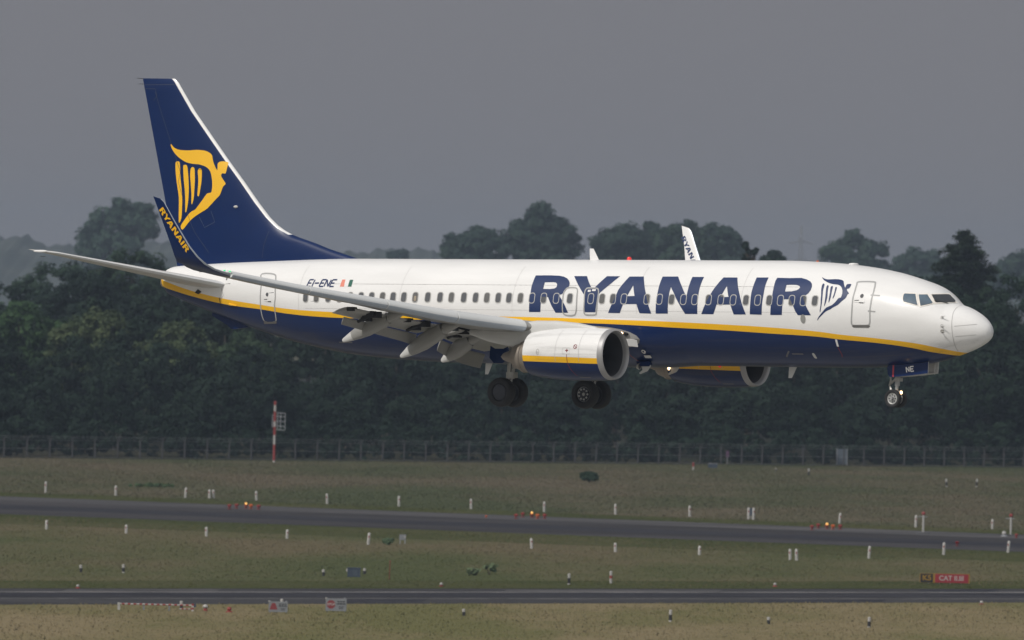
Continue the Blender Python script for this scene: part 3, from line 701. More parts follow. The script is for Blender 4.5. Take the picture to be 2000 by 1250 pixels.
def red_pole(px, yt, yb, label, foot):
    g = G(px, yb); h = hpx(yt, yb, g); t = thing('lamp_pole', label, 'lamp pole', g)
    MB().tube([(0, 0, 0), (0, 0, h*.9)], .11, 8).build('pole', WHITE, t); MB().ball((0, 0, h*.95), .20, 10).build('red_lamp', REDP, t)
    MB().box((-.08, 0, h*.80), (.9, .08, .07)).build('arm', GALV, t)
    if foot: MB().lathe([(0, .75), (.10, .7), (.16, .2)], (0, 0, 0), (0, 0, 1), 14, cap=True).build('foot', CONC, t)
red_pole(1803, 1001, 1042, 'white pole with red ball top and round foot at the runway edge', True)
red_pole(1974, 1005, 1044, 'white pole with red ball top near the right picture edge', False)

# amber lit lamp groups on the far runway
def approach_lamp(px, py, label, lit, colour, group, s=1.0):
    g = G(px, py); t = thing('runway_lamp', label, 'runway lamp', g, group=group)
    MB().tube([(0, 0, 0), (0, 0, .30*s)], .05, 6).build('stem', REDP, t)
    MB().lathe([(.26*s, .08), (.30*s, .20*s), (.48*s, .22*s), (.54*s, .12*s), (.56*s, .01)], (0, 0, 0), (0, 0, 1), 12).build('housing', colour, t)
    for q in (-1, 1): MB().tube([(0, 0, .25*s), (q*.22*s, .05, 0)], .035, 5).build('leg', colour, t)
    if lit: MB().ball((0, -.16*s, .56*s), .13*s, 10).build('lens', LAMP, t)
where = ['left', 'middle', 'right']
for gi, pts in enumerate([[(448,995,0),(462,994,0),(480.5,994,1),(490,995,2),(505,996,0)], [(1008,1014,0),(1021,1011,0),(1038.7,1012,1),(1050,1014,2),(1064,1014,0)], [(1586,1036,0),(1598,1033,0),(1615,1034,1),(1627,1035,2),(1641,1035,0)]]):
    for k, (x, y, lit) in enumerate(pts):
        approach_lamp(x, y, f"{['red','red','lit amber','orange','red'][k]} runway lamp, {ORD[k]} of five in the {where[gi]} cluster on the far runway", lit == 1, ORNG if lit == 2 else REDP, 'lamp clusters on the far runway')
approach_lamp(949.6, 1011.5, 'single tiny orange lamp alone on the far runway, left of the middle cluster', False, ORNG, None, .5)
approach_lamp(1869.6, 1067, 'dark red lamp alone on the far runway at the right', False, MAROON, None, .9)
approach_lamp(1985, 1051, 'small red lamp by the right edge, beside a white light unit', False, REDP, None, .8)
def edge_light(name, px, py, label, top, base, s=1.0, cat='edge light'):
    g = G(px, py); t = thing(name, label, cat, g, group='low edge lights')
    MB().lathe([(0, .26*s), (.06*s, .25*s), (.10*s, .12*s), (.16*s, .12*s)], (0, 0, 0), (0, 0, 1), 12, cap=True).build('base', base, t)
    MB().lathe([(.16*s, .15*s), (.26*s, .17*s), (.36*s, .12*s), (.40*s, .01)], (0, 0, 0), (0, 0, 1), 12).build('lens', top, t)
edge_light('edge_light', 152, 1149, 'low light with white top at the left end of the near taxiway', WHITE, REDP, .75)
edge_light('edge_light', 862, 1145.5, 'low light with white top on the taxiway edge below the landing gear', WHITE, MAROON, .8)
edge_light('edge_light', 1513.6, 1145.8, 'low red and white light on the taxiway edge below the nose', WHITE, REDP, .8)
edge_light('edge_light', 1917, 1181, 'flat white and red light on the near taxiway edge at the right', WHITE, REDP, .8)
edge_light('edge_light', 1961, 1048, 'white light unit at the far runway edge by the right picture edge', WHITE, GALV, 1.4)
edge_light('edge_light', 447.7, 1196, 'flat red light in the foreground grass right of the barrier', REDP, REDP, 1.0)
g = G(401, 1194); t = thing('ball_marker', 'white ball marker on a red foot right of the striped barrier', 'marker', g, group=None)
MB().ball((0, 0, .34), .20, 12, sc=(1, 1, .8)).build('ball', WHITE, t); MB().lathe([(0, .16), (.24, .12)], (0, 0, 0), (0, 0, 1), 10, cap=True).build('foot', REDP, t)

# striped barrier
g = G(232, 1191); gb = G(383, 1191); L = gb.x - g.x
t = thing('striped_barrier', 'long red and white striped barrier pole resting on short posts', 'barrier', g)
b = MB()
for i in range(26):
    b.tube([(L*i/26, 0, .44), (L*(i+1)/26, 0, .44)], .055, 8, i % 2)
b.build('boom', [WHITE, REDP], t)
b = MB()
for i in range(7): b.tube([(L*(.80 + .2*i/7), .05, .17), (L*(.80 + .2*(i+1)/7), .05, .17)], .05, 8, i % 2)
b.build('lower_boom', [WHITE, REDP], t)
MB().box((0, 0, .26), (.19, .16, .55)).build('end_post', WHITE, t)
for q in (.33, .665): MB().box((L*q, .04, .20), (.12, .1, .42)).build('support', GREYP, t)
b = MB()
for i in range(4): b.box((L*.975, -.02, .07 + .14*i), (.16, .14, .14), i % 2)
b.build('striped_post', [WHITE, REDP], t); MB().box((L*1.005, .05, .42), (.16, .2, .26)).build('counterweight', DARKBOX, t)

def poly_plate(b, pts, y, m):
    a = b.pts([(x, y, z) for x, z in pts]); b.face(range(a, a + len(pts)), m)
FONTK = {'bold': .012}
def text_mesh(name, body, size, parent, loc, m, extrude=.004, bold=.01, shear=0, sx=1.0, align='CENTER'):
    cu = bpy.data.curves.new(name, 'FONT'); cu.body = body; cu.size = size; cu.extrude = extrude; cu.offset = bold; cu.shear = shear
    cu.align_x = align; cu.align_y = 'CENTER'
    o = bpy.data.objects.new(name + ' text', cu); COL.objects.link(o)
    dg = bpy.context.evaluated_depsgraph_get(); dg.update()
    me = bpy.data.meshes.new_from_object(o.evaluated_get(dg)); bpy.data.objects.remove(o)
    me.materials.clear(); me.materials.append(m)
    q = bpy.data.objects.new(name, me); COL.objects.link(q); q.parent = parent; q.location = loc; q.rotation_euler = (math.pi/2, 0, 0); q.scale = (sx, 1, 1)
    return q
# taxiway sign: K5 | CAT II/III
g = G(1844, 1141); t = thing('taxiway_sign', 'low lit taxiway sign reading K5 in black and CAT II.III in red', 'sign', g)
S = FPX/g.y; x_ = lambda px: (px - 1844)/S
wid = (1893.5 - 1796)/S; H_ = .78
SBLK = mat('sign black', (.018, .018, .02), .5, .05, 3); SRED = mat('sign red', (.25, .020, .030), .5, .06, 3); STXT = mat('sign legend white', (.38, .34, .33), .5, .05, 3)
MB().box((x_(1845), .06, H_/2 + .1), (wid, .2, H_)).build('cabinet', YEL, t)
MB().box((x_(1809.5), -.055, H_/2 + .1), ((1822 - 1798)/S, .03, H_ - .06)).build('location_panel', SBLK, t)
MB().box((x_(1858.5), -.055, H_/2 + .1), ((1891 - 1826)/S, .03, H_ - .06)).build('holding_panel', SRED, t)
text_mesh('location_legend', 'K5', .60, t, (x_(1810), -.078, H_/2 + .1), YEL, bold=.018, sx=1.1)
text_mesh('holding_legend', 'CAT II.III', .56, t, (x_(1858), -.078, H_/2 + .1), STXT, bold=.012, sx=1.0)
for s in (-1.3, -.4, .5, 1.4): MB().box((s, .05, .06), (.07, .07, .14)).build('leg', GALV, t)
# the two grey stop boards
def stop_board(px, yt, yb, w, label, full):
    g = G(px, yb); h = hpx(yt, yb, g); t = thing('stop_board', label, 'sign', g)
    z0 = .10; b = MB().box((0, 0, z0 + h/2), (w, .06, h)); b.build('board', GREYP, t)
    r = h*.36; c = (-w*.24, z0 + h*.52); d = MB()
    if full: poly_plate(d, [(c[0] + r*math.cos(math.pi/8 + i*math.pi/4), c[1] + r*math.sin(math.pi/8 + i*math.pi/4)) for i in range(8)], -.036, 0)
    else: poly_plate(d, [(c[0] - r*1.05, c[1] - r*.8), (c[0] + r*1.05, c[1] - r*.8), (c[0] + r*.45, c[1] + r*.9), (c[0] - r*.45, c[1] + r*.9)], -.036, 0)
    d.build('red_emblem', mat('stop red', (.19, .028, .032), .6, .08, 4), t, smooth=0)
    if full: text_mesh('emblem_legend', 'STOP', r*.72, t, (c[0], -.042, c[1]), STXT, bold=.006)
    ln = MB()
    for k, (q, ww, th) in enumerate([(.76, .40, .07), (.58, .44, .09), (.34, .26, .05), (.22, .22, .05)]):
        for s in range(3): ln.box((w*(.24 - ww*.5 + ww*(s + .5)/3) , -.036, z0 + h*q), (w*ww/3*.82, .012, h*th), 0)
    ln.build('small_print', BLACK, t)
    for s in (-1, 1): MB().box((s*w*.42, .06, z0 + h*.45), (.06, .05, h + .2)).build('leg', GALV, t)
    MB().ball((-w*.48, 0, z0 + h*1.0), .07, 8).build('corner_lamp', WHITE, t)
stop_board(543, 1177.5, 1198, 1.38, 'grey stop board half hidden in tall grass behind a bollard', False)
stop_board(656, 1171.6, 1196, 1.52, 'clearer grey stop board with red STOP emblem, right of the other', True)

# faint lattice tower far out in the haze
g = AT(1565, 440, 3300); t = thing('lattice_tower', 'very faint lattice pylon in the haze above the front fuselage', 'tower', (g.x, g.y, 0))
H = g.z; b = MB()
for sx in (-1, 1):
    for sy in (-1, 1): b.tube([(sx*3.2, sy*3.2, 0), (sx*.7, sy*.7, H*.7), (sx*.3, sy*.3, H)], [.22, .16, .1], 4)
for k in range(9):
    z = H*k/9; z2 = H*(k+1)/9; w = 3.2 - 2.7*k/9; w2 = 3.2 - 2.7*(k+1)/9
    b.tube([(-w, -w, z), (w2, -w2, z2)], .1, 4); b.tube([(w, -w, z), (-w2, -w2, z2)], .1, 4)
b.build('lattice', GALV, t); c = MB()
for z, w in ((.72, 6), (.86, 4.5)): c.tube([(-w, 0, H*z), (0, 0, H*(z + .02)), (w, 0, H*z)], .2, 4)
c.build('crossarms', GALV, t)
LETTERS=[('R',[(19.535,1.352),(19.081,1.36),(18.716,1.356),(18.438,1.346),(18.213,1.311),(18.032,1.248),(17.913,1.169),(17.83,1.074),(17.81,0.989),(17.822,0.913),(17.885,0.827),(17.941,0.742),(18.005,0.679),(18.074,0.633),(18.15,0.617),(18.137,0.552),(17.988,0.383),(17.86,0.206),(17.711,-0.065),(18.287,-0.069),(18.469,0.183),(18.602,0.407),(18.676,0.529),(18.972,0.537),(18.976,0.301),(18.989,-0.046),(19.511,-0.05),(19.509,0.297),(19.516,0.458),(19.505,0.647),(19.533,0.912),(19.533,1.141)],[(18.983,1.09),(18.583,1.098),(18.462,1.08),(18.389,1.023),(18.37,0.947),(18.391,0.89),(18.47,0.852),(18.668,0.832),(18.968,0.836)]),('Y',[(17.753,1.336),(17.167,1.339),(17.023,1.174),(16.767,0.896),(16.689,0.863),(16.621,0.897),(16.249,1.34),(15.656,1.343),(15.923,1.066),(16.324,0.705),(16.393,0.572),(16.418,0.366),(16.463,-0.037),(16.943,-0.04),(16.981,0.362),(17.018,0.606),(17.468,1.057)],[]),('A',[(15.212,1.332),(14.572,1.336),(14.442,1.112),(14.244,0.718),(14.063,0.27),(13.912,-0.069),(14.447,-0.059),(14.525,0.118),(14.589,0.285),(15.204,0.281),(15.263,0.131),(15.342,-0.06),(15.88,-0.06),(15.739,0.239),(15.591,0.521),(15.52,0.804),(15.409,1.012)],[(14.889,1.0),(14.72,0.593),(15.064,0.581),(14.961,0.807)]),('N',[(13.715,1.34),(13.016,1.344),(12.694,0.99),(12.458,0.691),(12.363,0.599),(12.363,1.332),(11.844,1.335),(11.856,0.939),(11.842,0.583),(11.836,0.286),(11.833,-0.067),(12.383,-0.067),(12.608,0.224),(12.843,0.539),(12.915,0.651),(13.161,0.94),(13.175,0.762),(13.166,0.425),(13.166,-0.062),(13.712,-0.066),(13.71,0.31),(13.701,0.684),(13.71,1.041)],[]),('A2',[(10.952,1.321),(10.334,1.32),(10.169,1.005),(9.996,0.67),(9.831,0.3),(9.658,-0.068),(10.197,-0.073),(10.284,0.13),(10.359,0.296),(10.975,0.292),(11.033,0.124),(11.111,-0.07),(11.652,-0.069),(11.504,0.269),(11.38,0.53),(11.215,0.868),(11.068,1.131)],[(10.658,0.998),(10.474,0.583),(10.847,0.575),(10.761,0.74)]),('I',[(9.471,1.325),(8.946,1.328),(8.952,1.031),(8.933,0.714),(8.942,0.38),(8.953,-0.072),(9.474,-0.063),(9.472,0.413),(9.49,0.748),(9.477,1.028)],[]),('R2',[(8.553,1.318),(8.025,1.31),(7.493,1.321),(7.251,1.27),(7.041,1.192),(6.93,1.099),(6.885,0.988),(6.898,0.857),(6.963,0.745),(7.053,0.674),(7.175,0.642),(7.162,0.577),(7.016,0.301),(6.77,-0.074),(7.343,-0.078),(7.461,0.077),(7.567,0.279),(7.659,0.426),(7.726,0.514),(8.009,0.512),(8.036,0.275),(8.052,-0.074),(8.565,-0.078),(8.549,0.272),(8.535,0.642),(8.555,0.958),(8.576,1.202)],[(8.023,1.051),(7.799,1.06),(7.559,1.054),(7.434,1.012),(7.39,0.962),(7.428,0.9),(7.51,0.853),(7.715,0.811),(8.006,0.802)])]
HARP=[[(6.632,1.36),(6.514,1.31),(6.347,1.274),(6.105,1.285),(5.9,1.283),(5.718,1.25),(5.642,1.204),(5.584,1.12),(5.501,1.008),(5.457,0.971),(5.462,1.046),(5.435,1.099),(5.358,1.107),(5.27,1.1),(5.263,1.01),(5.293,0.936),(5.357,0.926),(5.36,0.879),(5.304,0.824),(5.229,0.75),(5.28,0.713),(5.32,0.583),(5.426,0.49),(5.517,0.406),(5.611,0.322),(5.73,0.257),(5.832,0.21),(5.934,0.145),(6.06,0.098),(6.166,0.033),(6.273,-0.06),(6.395,-0.162),(6.499,-0.272),(6.472,-0.19),(6.359,-0.051),(6.23,0.087),(6.097,0.217),(5.882,0.302),(5.73,0.432),(5.63,0.571),(5.54,0.59),(5.512,0.729),(5.542,0.859),(5.614,0.97),(5.702,1.035),(5.813,1.077),(6.007,1.094),(6.237,1.143),(6.446,1.226),(6.555,1.291)],[(6.434,1.117),(6.385,1.091),(6.364,1.002),(6.359,0.871),(6.328,0.686),(6.311,0.501),(6.315,0.28),(6.358,0.04),(6.38,0.077),(6.358,0.279),(6.369,0.464),(6.396,0.685),(6.448,0.871),(6.472,1.02),(6.468,1.098)],[(6.239,1.055),(6.183,1.031),(6.165,0.947),(6.143,0.799),(6.11,0.613),(6.13,0.429),(6.186,0.262),(6.199,0.299),(6.188,0.465),(6.203,0.65),(6.232,0.835),(6.264,1.002)],[(6.048,1.023),(5.995,1.008),(5.975,0.911),(5.97,0.781),(5.961,0.652),(5.98,0.485),(6.01,0.402),(6.027,0.448),(6.033,0.614),(6.047,0.799),(6.078,0.967)],[(5.859,0.991),(5.811,0.972),(5.799,0.885),(5.803,0.764),(5.815,0.653),(5.856,0.551),(5.878,0.578),(5.86,0.708),(5.862,0.856),(5.878,0.959)]]
TAILHARP=[[(38.07,6.49),(38.02,6.49),(37.91,6.38),(37.69,6.29),(37.43,6.26),(37.1,6.25),(36.74,6.27),(36.41,6.25),(36.2,6.2),(36.03,6.11),(35.97,6.03),(35.93,5.88),(35.86,5.71),(35.69,5.45),(35.69,5.68),(35.66,5.76),(35.55,5.81),(35.39,5.81),(35.23,5.77),(35.24,5.62),(35.27,5.41),(35.31,5.33),(35.45,5.34),(35.49,5.24),(35.41,5.12),(35.27,4.96),(35.28,4.89),(35.37,4.82),(35.44,4.66),(35.52,4.48),(35.72,4.31),(36.11,3.97),(36.36,3.84),(36.75,3.65),(37.04,3.46),(37.21,3.3),(37.43,3.11),(37.52,3.26),(37.36,3.46),(37.11,3.72),(36.94,3.84),(36.76,3.91),(36.58,4.09),(36.37,4.31),(36.16,4.54),(35.96,4.58),(35.91,4.75),(35.91,4.98),(35.95,5.21),(36.03,5.42),(36.18,5.56),(36.36,5.64),(36.62,5.7),(36.91,5.72),(37.24,5.78),(37.49,5.89),(37.72,6.03),(37.9,6.19),(38.03,6.37)],[(37.78,5.8),(37.69,5.82),(37.59,5.78),(37.56,5.51),(37.54,5.16),(37.47,4.69),(37.44,4.31),(37.45,3.93),(37.48,3.58),(37.58,3.4),(37.62,3.46),(37.62,3.93),(37.62,4.4),(37.71,4.86),(37.79,5.33),(37.81,5.71)],[(37.33,5.68),(37.23,5.67),(37.18,5.56),(37.13,5.21),(37.1,4.8),(37.11,4.45),(37.15,4.1),(37.23,3.82),(37.28,3.84),(37.28,4.22),(37.31,4.69),(37.37,5.1),(37.4,5.51),(37.4,5.65)],[(36.92,5.59),(36.84,5.56),(36.81,5.45),(36.79,5.1),(36.81,4.75),(36.83,4.42),(36.91,4.14),(36.96,4.16),(36.96,4.51),(37.0,4.92),(37.04,5.27),(37.01,5.53)],[(36.55,5.54),(36.46,5.5),(36.44,5.36),(36.45,5.04),(36.5,4.75),(36.57,4.45),(36.64,4.45),(36.65,4.57),(36.62,4.86),(36.62,5.15),(36.65,5.39),(36.63,5.5)]]
CABIN=[(30.231,0.451),(29.675,0.453),(29.078,0.456),(28.516,0.459),(27.982,0.462),(27.452,0.464),(26.934,0.467),(26.408,0.47),(25.905,0.474),(25.397,0.477),(24.859,0.48),(24.269,0.484),(23.69,0.486),(23.162,0.486),(22.577,0.485),(22.027,0.484),(21.502,0.484),(20.973,0.483),(20.473,0.483),(19.944,0.482),(19.411,0.481),(18.867,0.481),(18.288,0.48),(17.664,0.479),(16.7,0.478),(16.185,0.477),(15.694,0.477),(15.191,0.476),(14.141,0.475),(13.574,0.474),(13.023,0.474),(12.486,0.473),(11.978,0.473),(11.36,0.472),(10.804,0.471),(10.253,0.47),(9.68,0.47),(9.154,0.469),(8.643,0.469),(8.142,0.468),(7.642,0.467),(7.131,0.467),(6.625,0.466)]
COCKPIT=[[(3.054,0.727),(3.031,0.759),(2.845,0.752),(2.657,0.746),(2.427,0.335),(2.67,0.393),(2.977,0.469),(3.019,0.542),(3.045,0.65)],[(2.537,0.728),(2.263,0.734),(1.971,0.444),(1.991,0.405),(2.321,0.314),(2.402,0.49)],[(2.145,0.737),(1.947,0.75),(1.866,0.767),(1.556,0.475),(1.696,0.459),(1.892,0.451),(2.011,0.591)]]
DOORF=[(5.023,1.191),(4.446,1.197),(4.319,1.113),(4.251,0.852),(4.245,0.667),(4.24,0.39),(4.248,0.114),(4.245,-0.161),(4.265,-0.343),(4.344,-0.426),(4.655,-0.438),(4.966,-0.432),(5.03,-0.333),(5.006,-0.021),(5.002,0.291),(5.02,0.622),(5.015,0.845),(5.037,1.087)]
SILLF=[(5.028,-0.457),(4.955,-0.427),(4.323,-0.417),(4.249,-0.456),(4.334,-0.517),(4.966,-0.514)]
HANDLE=[(4.968,0.475),(4.769,0.504),(4.519,0.479),(4.506,0.405),(4.689,0.404),(4.805,0.425),(4.949,0.429)]
PEEP=(4.669,0.662)
DOORR=[(32.791,1.362),(32.151,1.346),(31.959,1.144),(31.842,0.492),(31.902,0.146),(31.937,-0.413),(32.116,-0.524),(32.52,-0.543),(32.688,-0.415),(32.685,0.058),(32.657,0.88),(32.734,1.142)]
SILLR=[(32.684,-0.457),(32.474,-0.508),(32.103,-0.499),(31.929,-0.455),(31.987,-0.575),(32.743,-0.594)]
PEEPR=(32.291,0.551)
EXIT=[[(17.902,0.846),(17.782,0.894),(17.508,0.886),(17.384,0.811),(17.352,0.585),(17.329,0.209),(17.36,-0.053),(17.455,-0.156),(17.794,-0.159),(17.948,-0.057),(17.977,0.28),(17.984,0.581),(17.979,0.713)],[(16.995,0.832),(16.92,0.88),(16.512,0.873),(16.406,0.779),(16.381,0.629),(16.385,0.366),(16.414,-0.027),(16.485,-0.13),(16.89,-0.133),(16.977,-0.031),(16.981,0.362),(17.011,0.625),(17.019,0.757)]]
VENT=(7.122,-0.214)
FLAG=[[(28.572,1.147),(28.41,1.15),(28.373,0.87),(28.582,0.869)],[(28.41,1.15),(28.193,1.149),(28.191,0.869),(28.373,0.87)],[(28.189,1.14),(28.026,1.141),(28.018,0.872),(28.191,0.869)]]
REG0=[(30.233,0.872),(28.876,0.877),(30.068,1.133),(28.885,1.137)]
AOA=[(1.51,-0.099),(1.474,-0.416),(1.474,-0.61)]
RADOME=[(1.247,0.365),(1.221,0.273),(1.188,0.096),(1.136,-0.15),(1.113,-0.395),(1.106,-0.637),(1.112,-0.927),(1.139,-1.167),(1.164,-1.333)]
STROKE=[(5.809,-0.966),(5.819,-1.228)]
STROKE2=[(5.829,-1.252),(5.8,-1.517),(5.85,-1.757)]
WLN=[(25.35,3.33),(24.35,1.76),(25.15,3.45),(24.15,1.89)]
WLF=[(25.52,3.34),(24.47,1.9),(25.34,3.44),(24.3,1.99)]
# ---------------------------------------------------------------- the airliner (body axes: s aft of nose, y to starboard, z up)
def V(s, y, z): return Vector((-s, -y, z))
air = thing('airliner', 'white and navy twin engine airliner landing with its wheels down', 'airliner')
_f = Vector((0.8251, -0.5649, -0.0080)); _r = Vector((-0.5646, -0.8251, 0.0215)); _u = _r.cross(_f)
def c2w(v): return CAM_R*v.x + CAM_F*v.y + CAM_U*v.z
fw_, rt_, up_ = c2w(_f), c2w(_r), c2w(_u)
org = CAM_LOC + c2w(Vector((17.813, 316.658, 0.161)))
air.matrix_world = Matrix(((fw_.x, -rt_.x, up_.x, org.x), (fw_.y, -rt_.y, up_.y, org.y), (fw_.z, -rt_.z, up_.z, org.z), (0, 0, 0, 1)))

WCOL, NCOL, YCOL = (0.775, 0.768, 0.757), (0.0022, 0.0165, 0.080), (0.86, 0.475, 0.014)
def livery(name, stripe):
    """white over yellow over navy; the two colour breaks follow curves along the body"""
    m = bpy.data.materials.new(name); m.use_nodes = True
    t = m.node_tree; b = t.nodes['Principled BSDF']
    b.inputs['Roughness'].default_value = 0.30; b.inputs['Coat Weight'].default_value = 0.15; b.inputs['Coat Roughness'].default_value = 0.06; b.inputs['Specular IOR Level'].default_value = 0.28
    tc = t.nodes.new('ShaderNodeTexCoord'); sp = t.nodes.new('ShaderNodeSeparateXYZ'); t.links.new(tc.outputs['Object'], sp.inputs[0])
    sx = t.nodes.new('ShaderNodeMath'); sx.operation = 'MULTIPLY'; sx.inputs[1].default_value = -1/40; t.links.new(sp.outputs['X'], sx.inputs[0])
    def brk(pts):
        fc = t.nodes.new('ShaderNodeFloatCurve'); c = fc.mapping.curves[0]
        pts = sorted(pts)
        c.points[0].location = (0, (pts[0][1] + 3)/6); c.points[1].location = (1, (pts[-1][1] + 3)/6)
        for s, z in pts: c.points.new(s/40, (z + 3)/6)
        for p in c.points: p.handle_type = 'AUTO'
        fc.mapping.update(); t.links.new(sx.outputs[0], fc.inputs['Value'])
        q = t.nodes.new('ShaderNodeMath'); q.operation = 'MULTIPLY_ADD'; q.inputs[1].default_value = 6; q.inputs[2].default_value = -3
        t.links.new(fc.outputs[0], q.inputs[0])
        g = t.nodes.new('ShaderNodeMath'); g.operation = 'GREATER_THAN'; t.links.new(sp.outputs['Z'], g.inputs[0]); t.links.new(q.outputs[0], g.inputs[1]); return g
    gu, gl = brk(stripe[0]), brk(stripe[1])
    # faint grime: streaks run aft along the skin
    mp = t.nodes.new('ShaderNodeMapping'); mp.inputs['Scale'].default_value = (0.25, 1.4, 1.4); t.links.new(tc.outputs['Object'], mp.inputs[0])
    nz = t.nodes.new('ShaderNodeTexNoise'); nz.inputs['Scale'].default_value = 1.2; nz.inputs['Detail'].default_value = 7; t.links.new(mp.outputs[0], nz.inputs['Vector'])
    mr = t.nodes.new('ShaderNodeMapRange'); mr.inputs['From Min'].default_value = .3; mr.inputs['From Max'].default_value = .75; mr.inputs['To Min'].default_value = 1.03; mr.inputs['To Max'].default_value = .93
    t.links.new(nz.outputs['Fac'], mr.inputs['Value'])
    m1 = t.nodes.new('ShaderNodeMix'); m1.data_type = 'RGBA'; m1.inputs[6].default_value = (*NCOL, 1); m1.inputs[7].default_value = (*YCOL, 1); t.links.new(gl.outputs[0], m1.inputs[0])
    m2 = t.nodes.new('ShaderNodeMix'); m2.data_type = 'RGBA'; m2.inputs[7].default_value = (*WCOL, 1); t.links.new(gu.outputs[0], m2.inputs[0]); t.links.new(m1.outputs[2], m2.inputs[6])
    sc = t.nodes.new('ShaderNodeVectorMath'); sc.operation = 'SCALE'; t.links.new(m2.outputs[2], sc.inputs[0]); t.links.new(mr.outputs[0], sc.inputs['Scale'])
    # thin brown streaks of dirt under the belly, broken up by noise
    m3 = t.nodes.new('ShaderNodeMapping'); m3.inputs['Scale'].default_value = (0.12, 3.2, 3.2); t.links.new(tc.outputs['Object'], m3.inputs[0])
    n3 = t.nodes.new('ShaderNodeTexNoise'); n3.inputs['Scale'].default_value = 1.0; n3.inputs['Detail'].default_value = 8; n3.inputs['Roughness'].default_value = .65; t.links.new(m3.outputs[0], n3.inputs['Vector'])
    r3 = t.nodes.new('ShaderNodeMapRange'); r3.inputs['From Min'].default_value = .52; r3.inputs['From Max'].default_value = .85; r3.inputs['To Max'].default_value = .5; t.links.new(n3.outputs['Fac'], r3.inputs['Value'])
    m4 = t.nodes.new('ShaderNodeMix'); m4.data_type = 'RGBA'; m4.inputs[7].default_value = (.085, .075, .065, 1); t.links.new(sc.outputs[0], m4.inputs[6])
    z3 = t.nodes.new('ShaderNodeMath'); z3.operation = 'LESS_THAN'; z3.inputs[1].default_value = -.9; t.links.new(sp.outputs['Z'], z3.inputs[0])
    f3 = t.nodes.new('ShaderNodeMath'); f3.operation = 'MULTIPLY'; t.links.new(r3.outputs[0], f3.inputs[0]); t.links.new(z3.outputs[0], f3.inputs[1]); t.links.new(f3.outputs[0], m4.inputs[0])
    t.links.new(m4.outputs[2], b.inputs['Base Color'])
    bp = t.nodes.new('ShaderNodeBump'); bp.inputs['Strength'].default_value = .10; bp.inputs['Distance'].default_value = .05
    n5 = t.nodes.new('ShaderNodeTexNoise'); n5.inputs['Scale'].default_value = 2.4; n5.inputs['Detail'].default_value = 1; t.links.new(tc.outputs['Object'], n5.inputs['Vector'])
    t.links.new(n5.outputs['Fac'], bp.inputs['Height']); t.links.new(bp.outputs[0], b.inputs['Normal'])
    return m
S_UP = [(0.0,-1.62),(0.6,-1.50),(1.144,-1.373),(1.706,-1.248),(2.506,-1.083),(4.037,-0.913),(5.671,-0.778),(6.474,-0.69),(8.738,-0.54),(10.602,-0.459),(13.289,-0.365),(16.0,-0.305),(18.824,-0.254),(21.5,-0.225),(25.101,-0.195),(29.024,-0.113),(30.973,-0.023),(32.678,0.143),(34.54,0.355),(36.369,0.655),(38.022,1.072),(38.4,1.18)]
S_LO = [(0.0,-1.80),(0.9,-1.62),(1.507,-1.482),(2.143,-1.377),(2.816,-1.237),(4.088,-1.083),(5.721,-0.96),(6.521,-0.881),(8.784,-0.768),(10.628,-0.675),(13.113,-0.585),(14.392,-0.529),(16.3,-0.468),(18.845,-0.435),(21.5,-0.415),(25.12,-0.382),(29.106,-0.325),(31.008,-0.215),(32.712,-0.03),(34.59,0.147),(36.411,0.444),(37.928,0.783),(38.4,0.90)]
LIV = livery('airliner paint', (S_UP, S_LO))
NAC = livery('nacelle paint', ([(12, -1.845), (13.67, -1.83), (15.2, -1.795), (17.2, -1.75), (20, -1.70)], [(12, -2.06), (13.67, -2.04), (15.2, -2.01), (17.2, -1.97), (20, -1.93)]))
WHT = mat('white paint', WCOL, 0.32, 0.03, 1.0, coat=0.4)
NVY = mat('navy paint', NCOL, 0.32, 0.06, 1.0, coat=0.05, spec=0.25)
NVYL = mat('navy lettering', (0.0080, 0.0255, 0.098), 0.34, 0.04, 1.0, coat=0.25)
YLW = mat('yellow paint', YCOL, 0.34, 0.03, 1.0, coat=0.4)
GRY = mat('wing grey paint', (0.275, 0.27, 0.255), 0.42, 0.07, 1.2, coat=0.15)
GRYL = mat('light grey paint', (0.55, 0.545, 0.53), 0.42, 0.06, 1.2, coat=0.15)
ALU = mat('bare slat metal', (0.36, 0.40, 0.45), 0.36, 0.06, 1.0, metal=0.3, stretch=(1, .15, 1))
SLT = mat('slat top paint', (0.62, 0.63, 0.63), 0.4, 0.05, 1.0, stretch=(1, .15, 1))
LIP = mat('polished inlet lip', (0.34, 0.335, 0.335), 0.5, 0.05, 1.0, metal=0.45)
NOZ = mat('heat stained nozzle', (0.26, 0.225, 0.19), 0.45, 0.12, 2.0, metal=0.5)
DRK = mat('dark recess', (0.020, 0.020, 0.022), 0.7, 0.2, 2)
INL = mat('inlet lining', (0.040, 0.040, 0.044), 0.55, 0.1, 2)
FANM = mat('fan titanium', (0.028, 0.028, 0.031), 0.35, 0.1, 3, metal=0.6)
RUB = mat('tyre rubber', (0.016, 0.016, 0.017), 0.75, 0.2, 3)
HUBD = mat('dark hubcap', (0.022, 0.024, 0.034), 0.5, 0.15, 3)
HUBL = mat('light wheel rim', (0.46, 0.46, 0.45), 0.45, 0.1, 3, metal=0.3)
STL = mat('gear strut steel', (0.38, 0.37, 0.345), 0.45, 0.25, 4, metal=0.4)
STLL = mat('gear strut pale', (0.36, 0.36, 0.36), 0.4, 0.15, 4, metal=0.3)
GLS = mat('cabin window glass', (0.085, 0.088, 0.094), 0.12, 0.12, 1.5, coat=0.6)
GLS2 = mat('cabin window glass, clear', (0.062, 0.064, 0.070), 0.12, 0.2, 1.5, coat=0.6); GLS3 = mat('cabin window glass, dusty', (0.115, 0.112, 0.108), 0.2, 0.15, 1.5, coat=0.4)
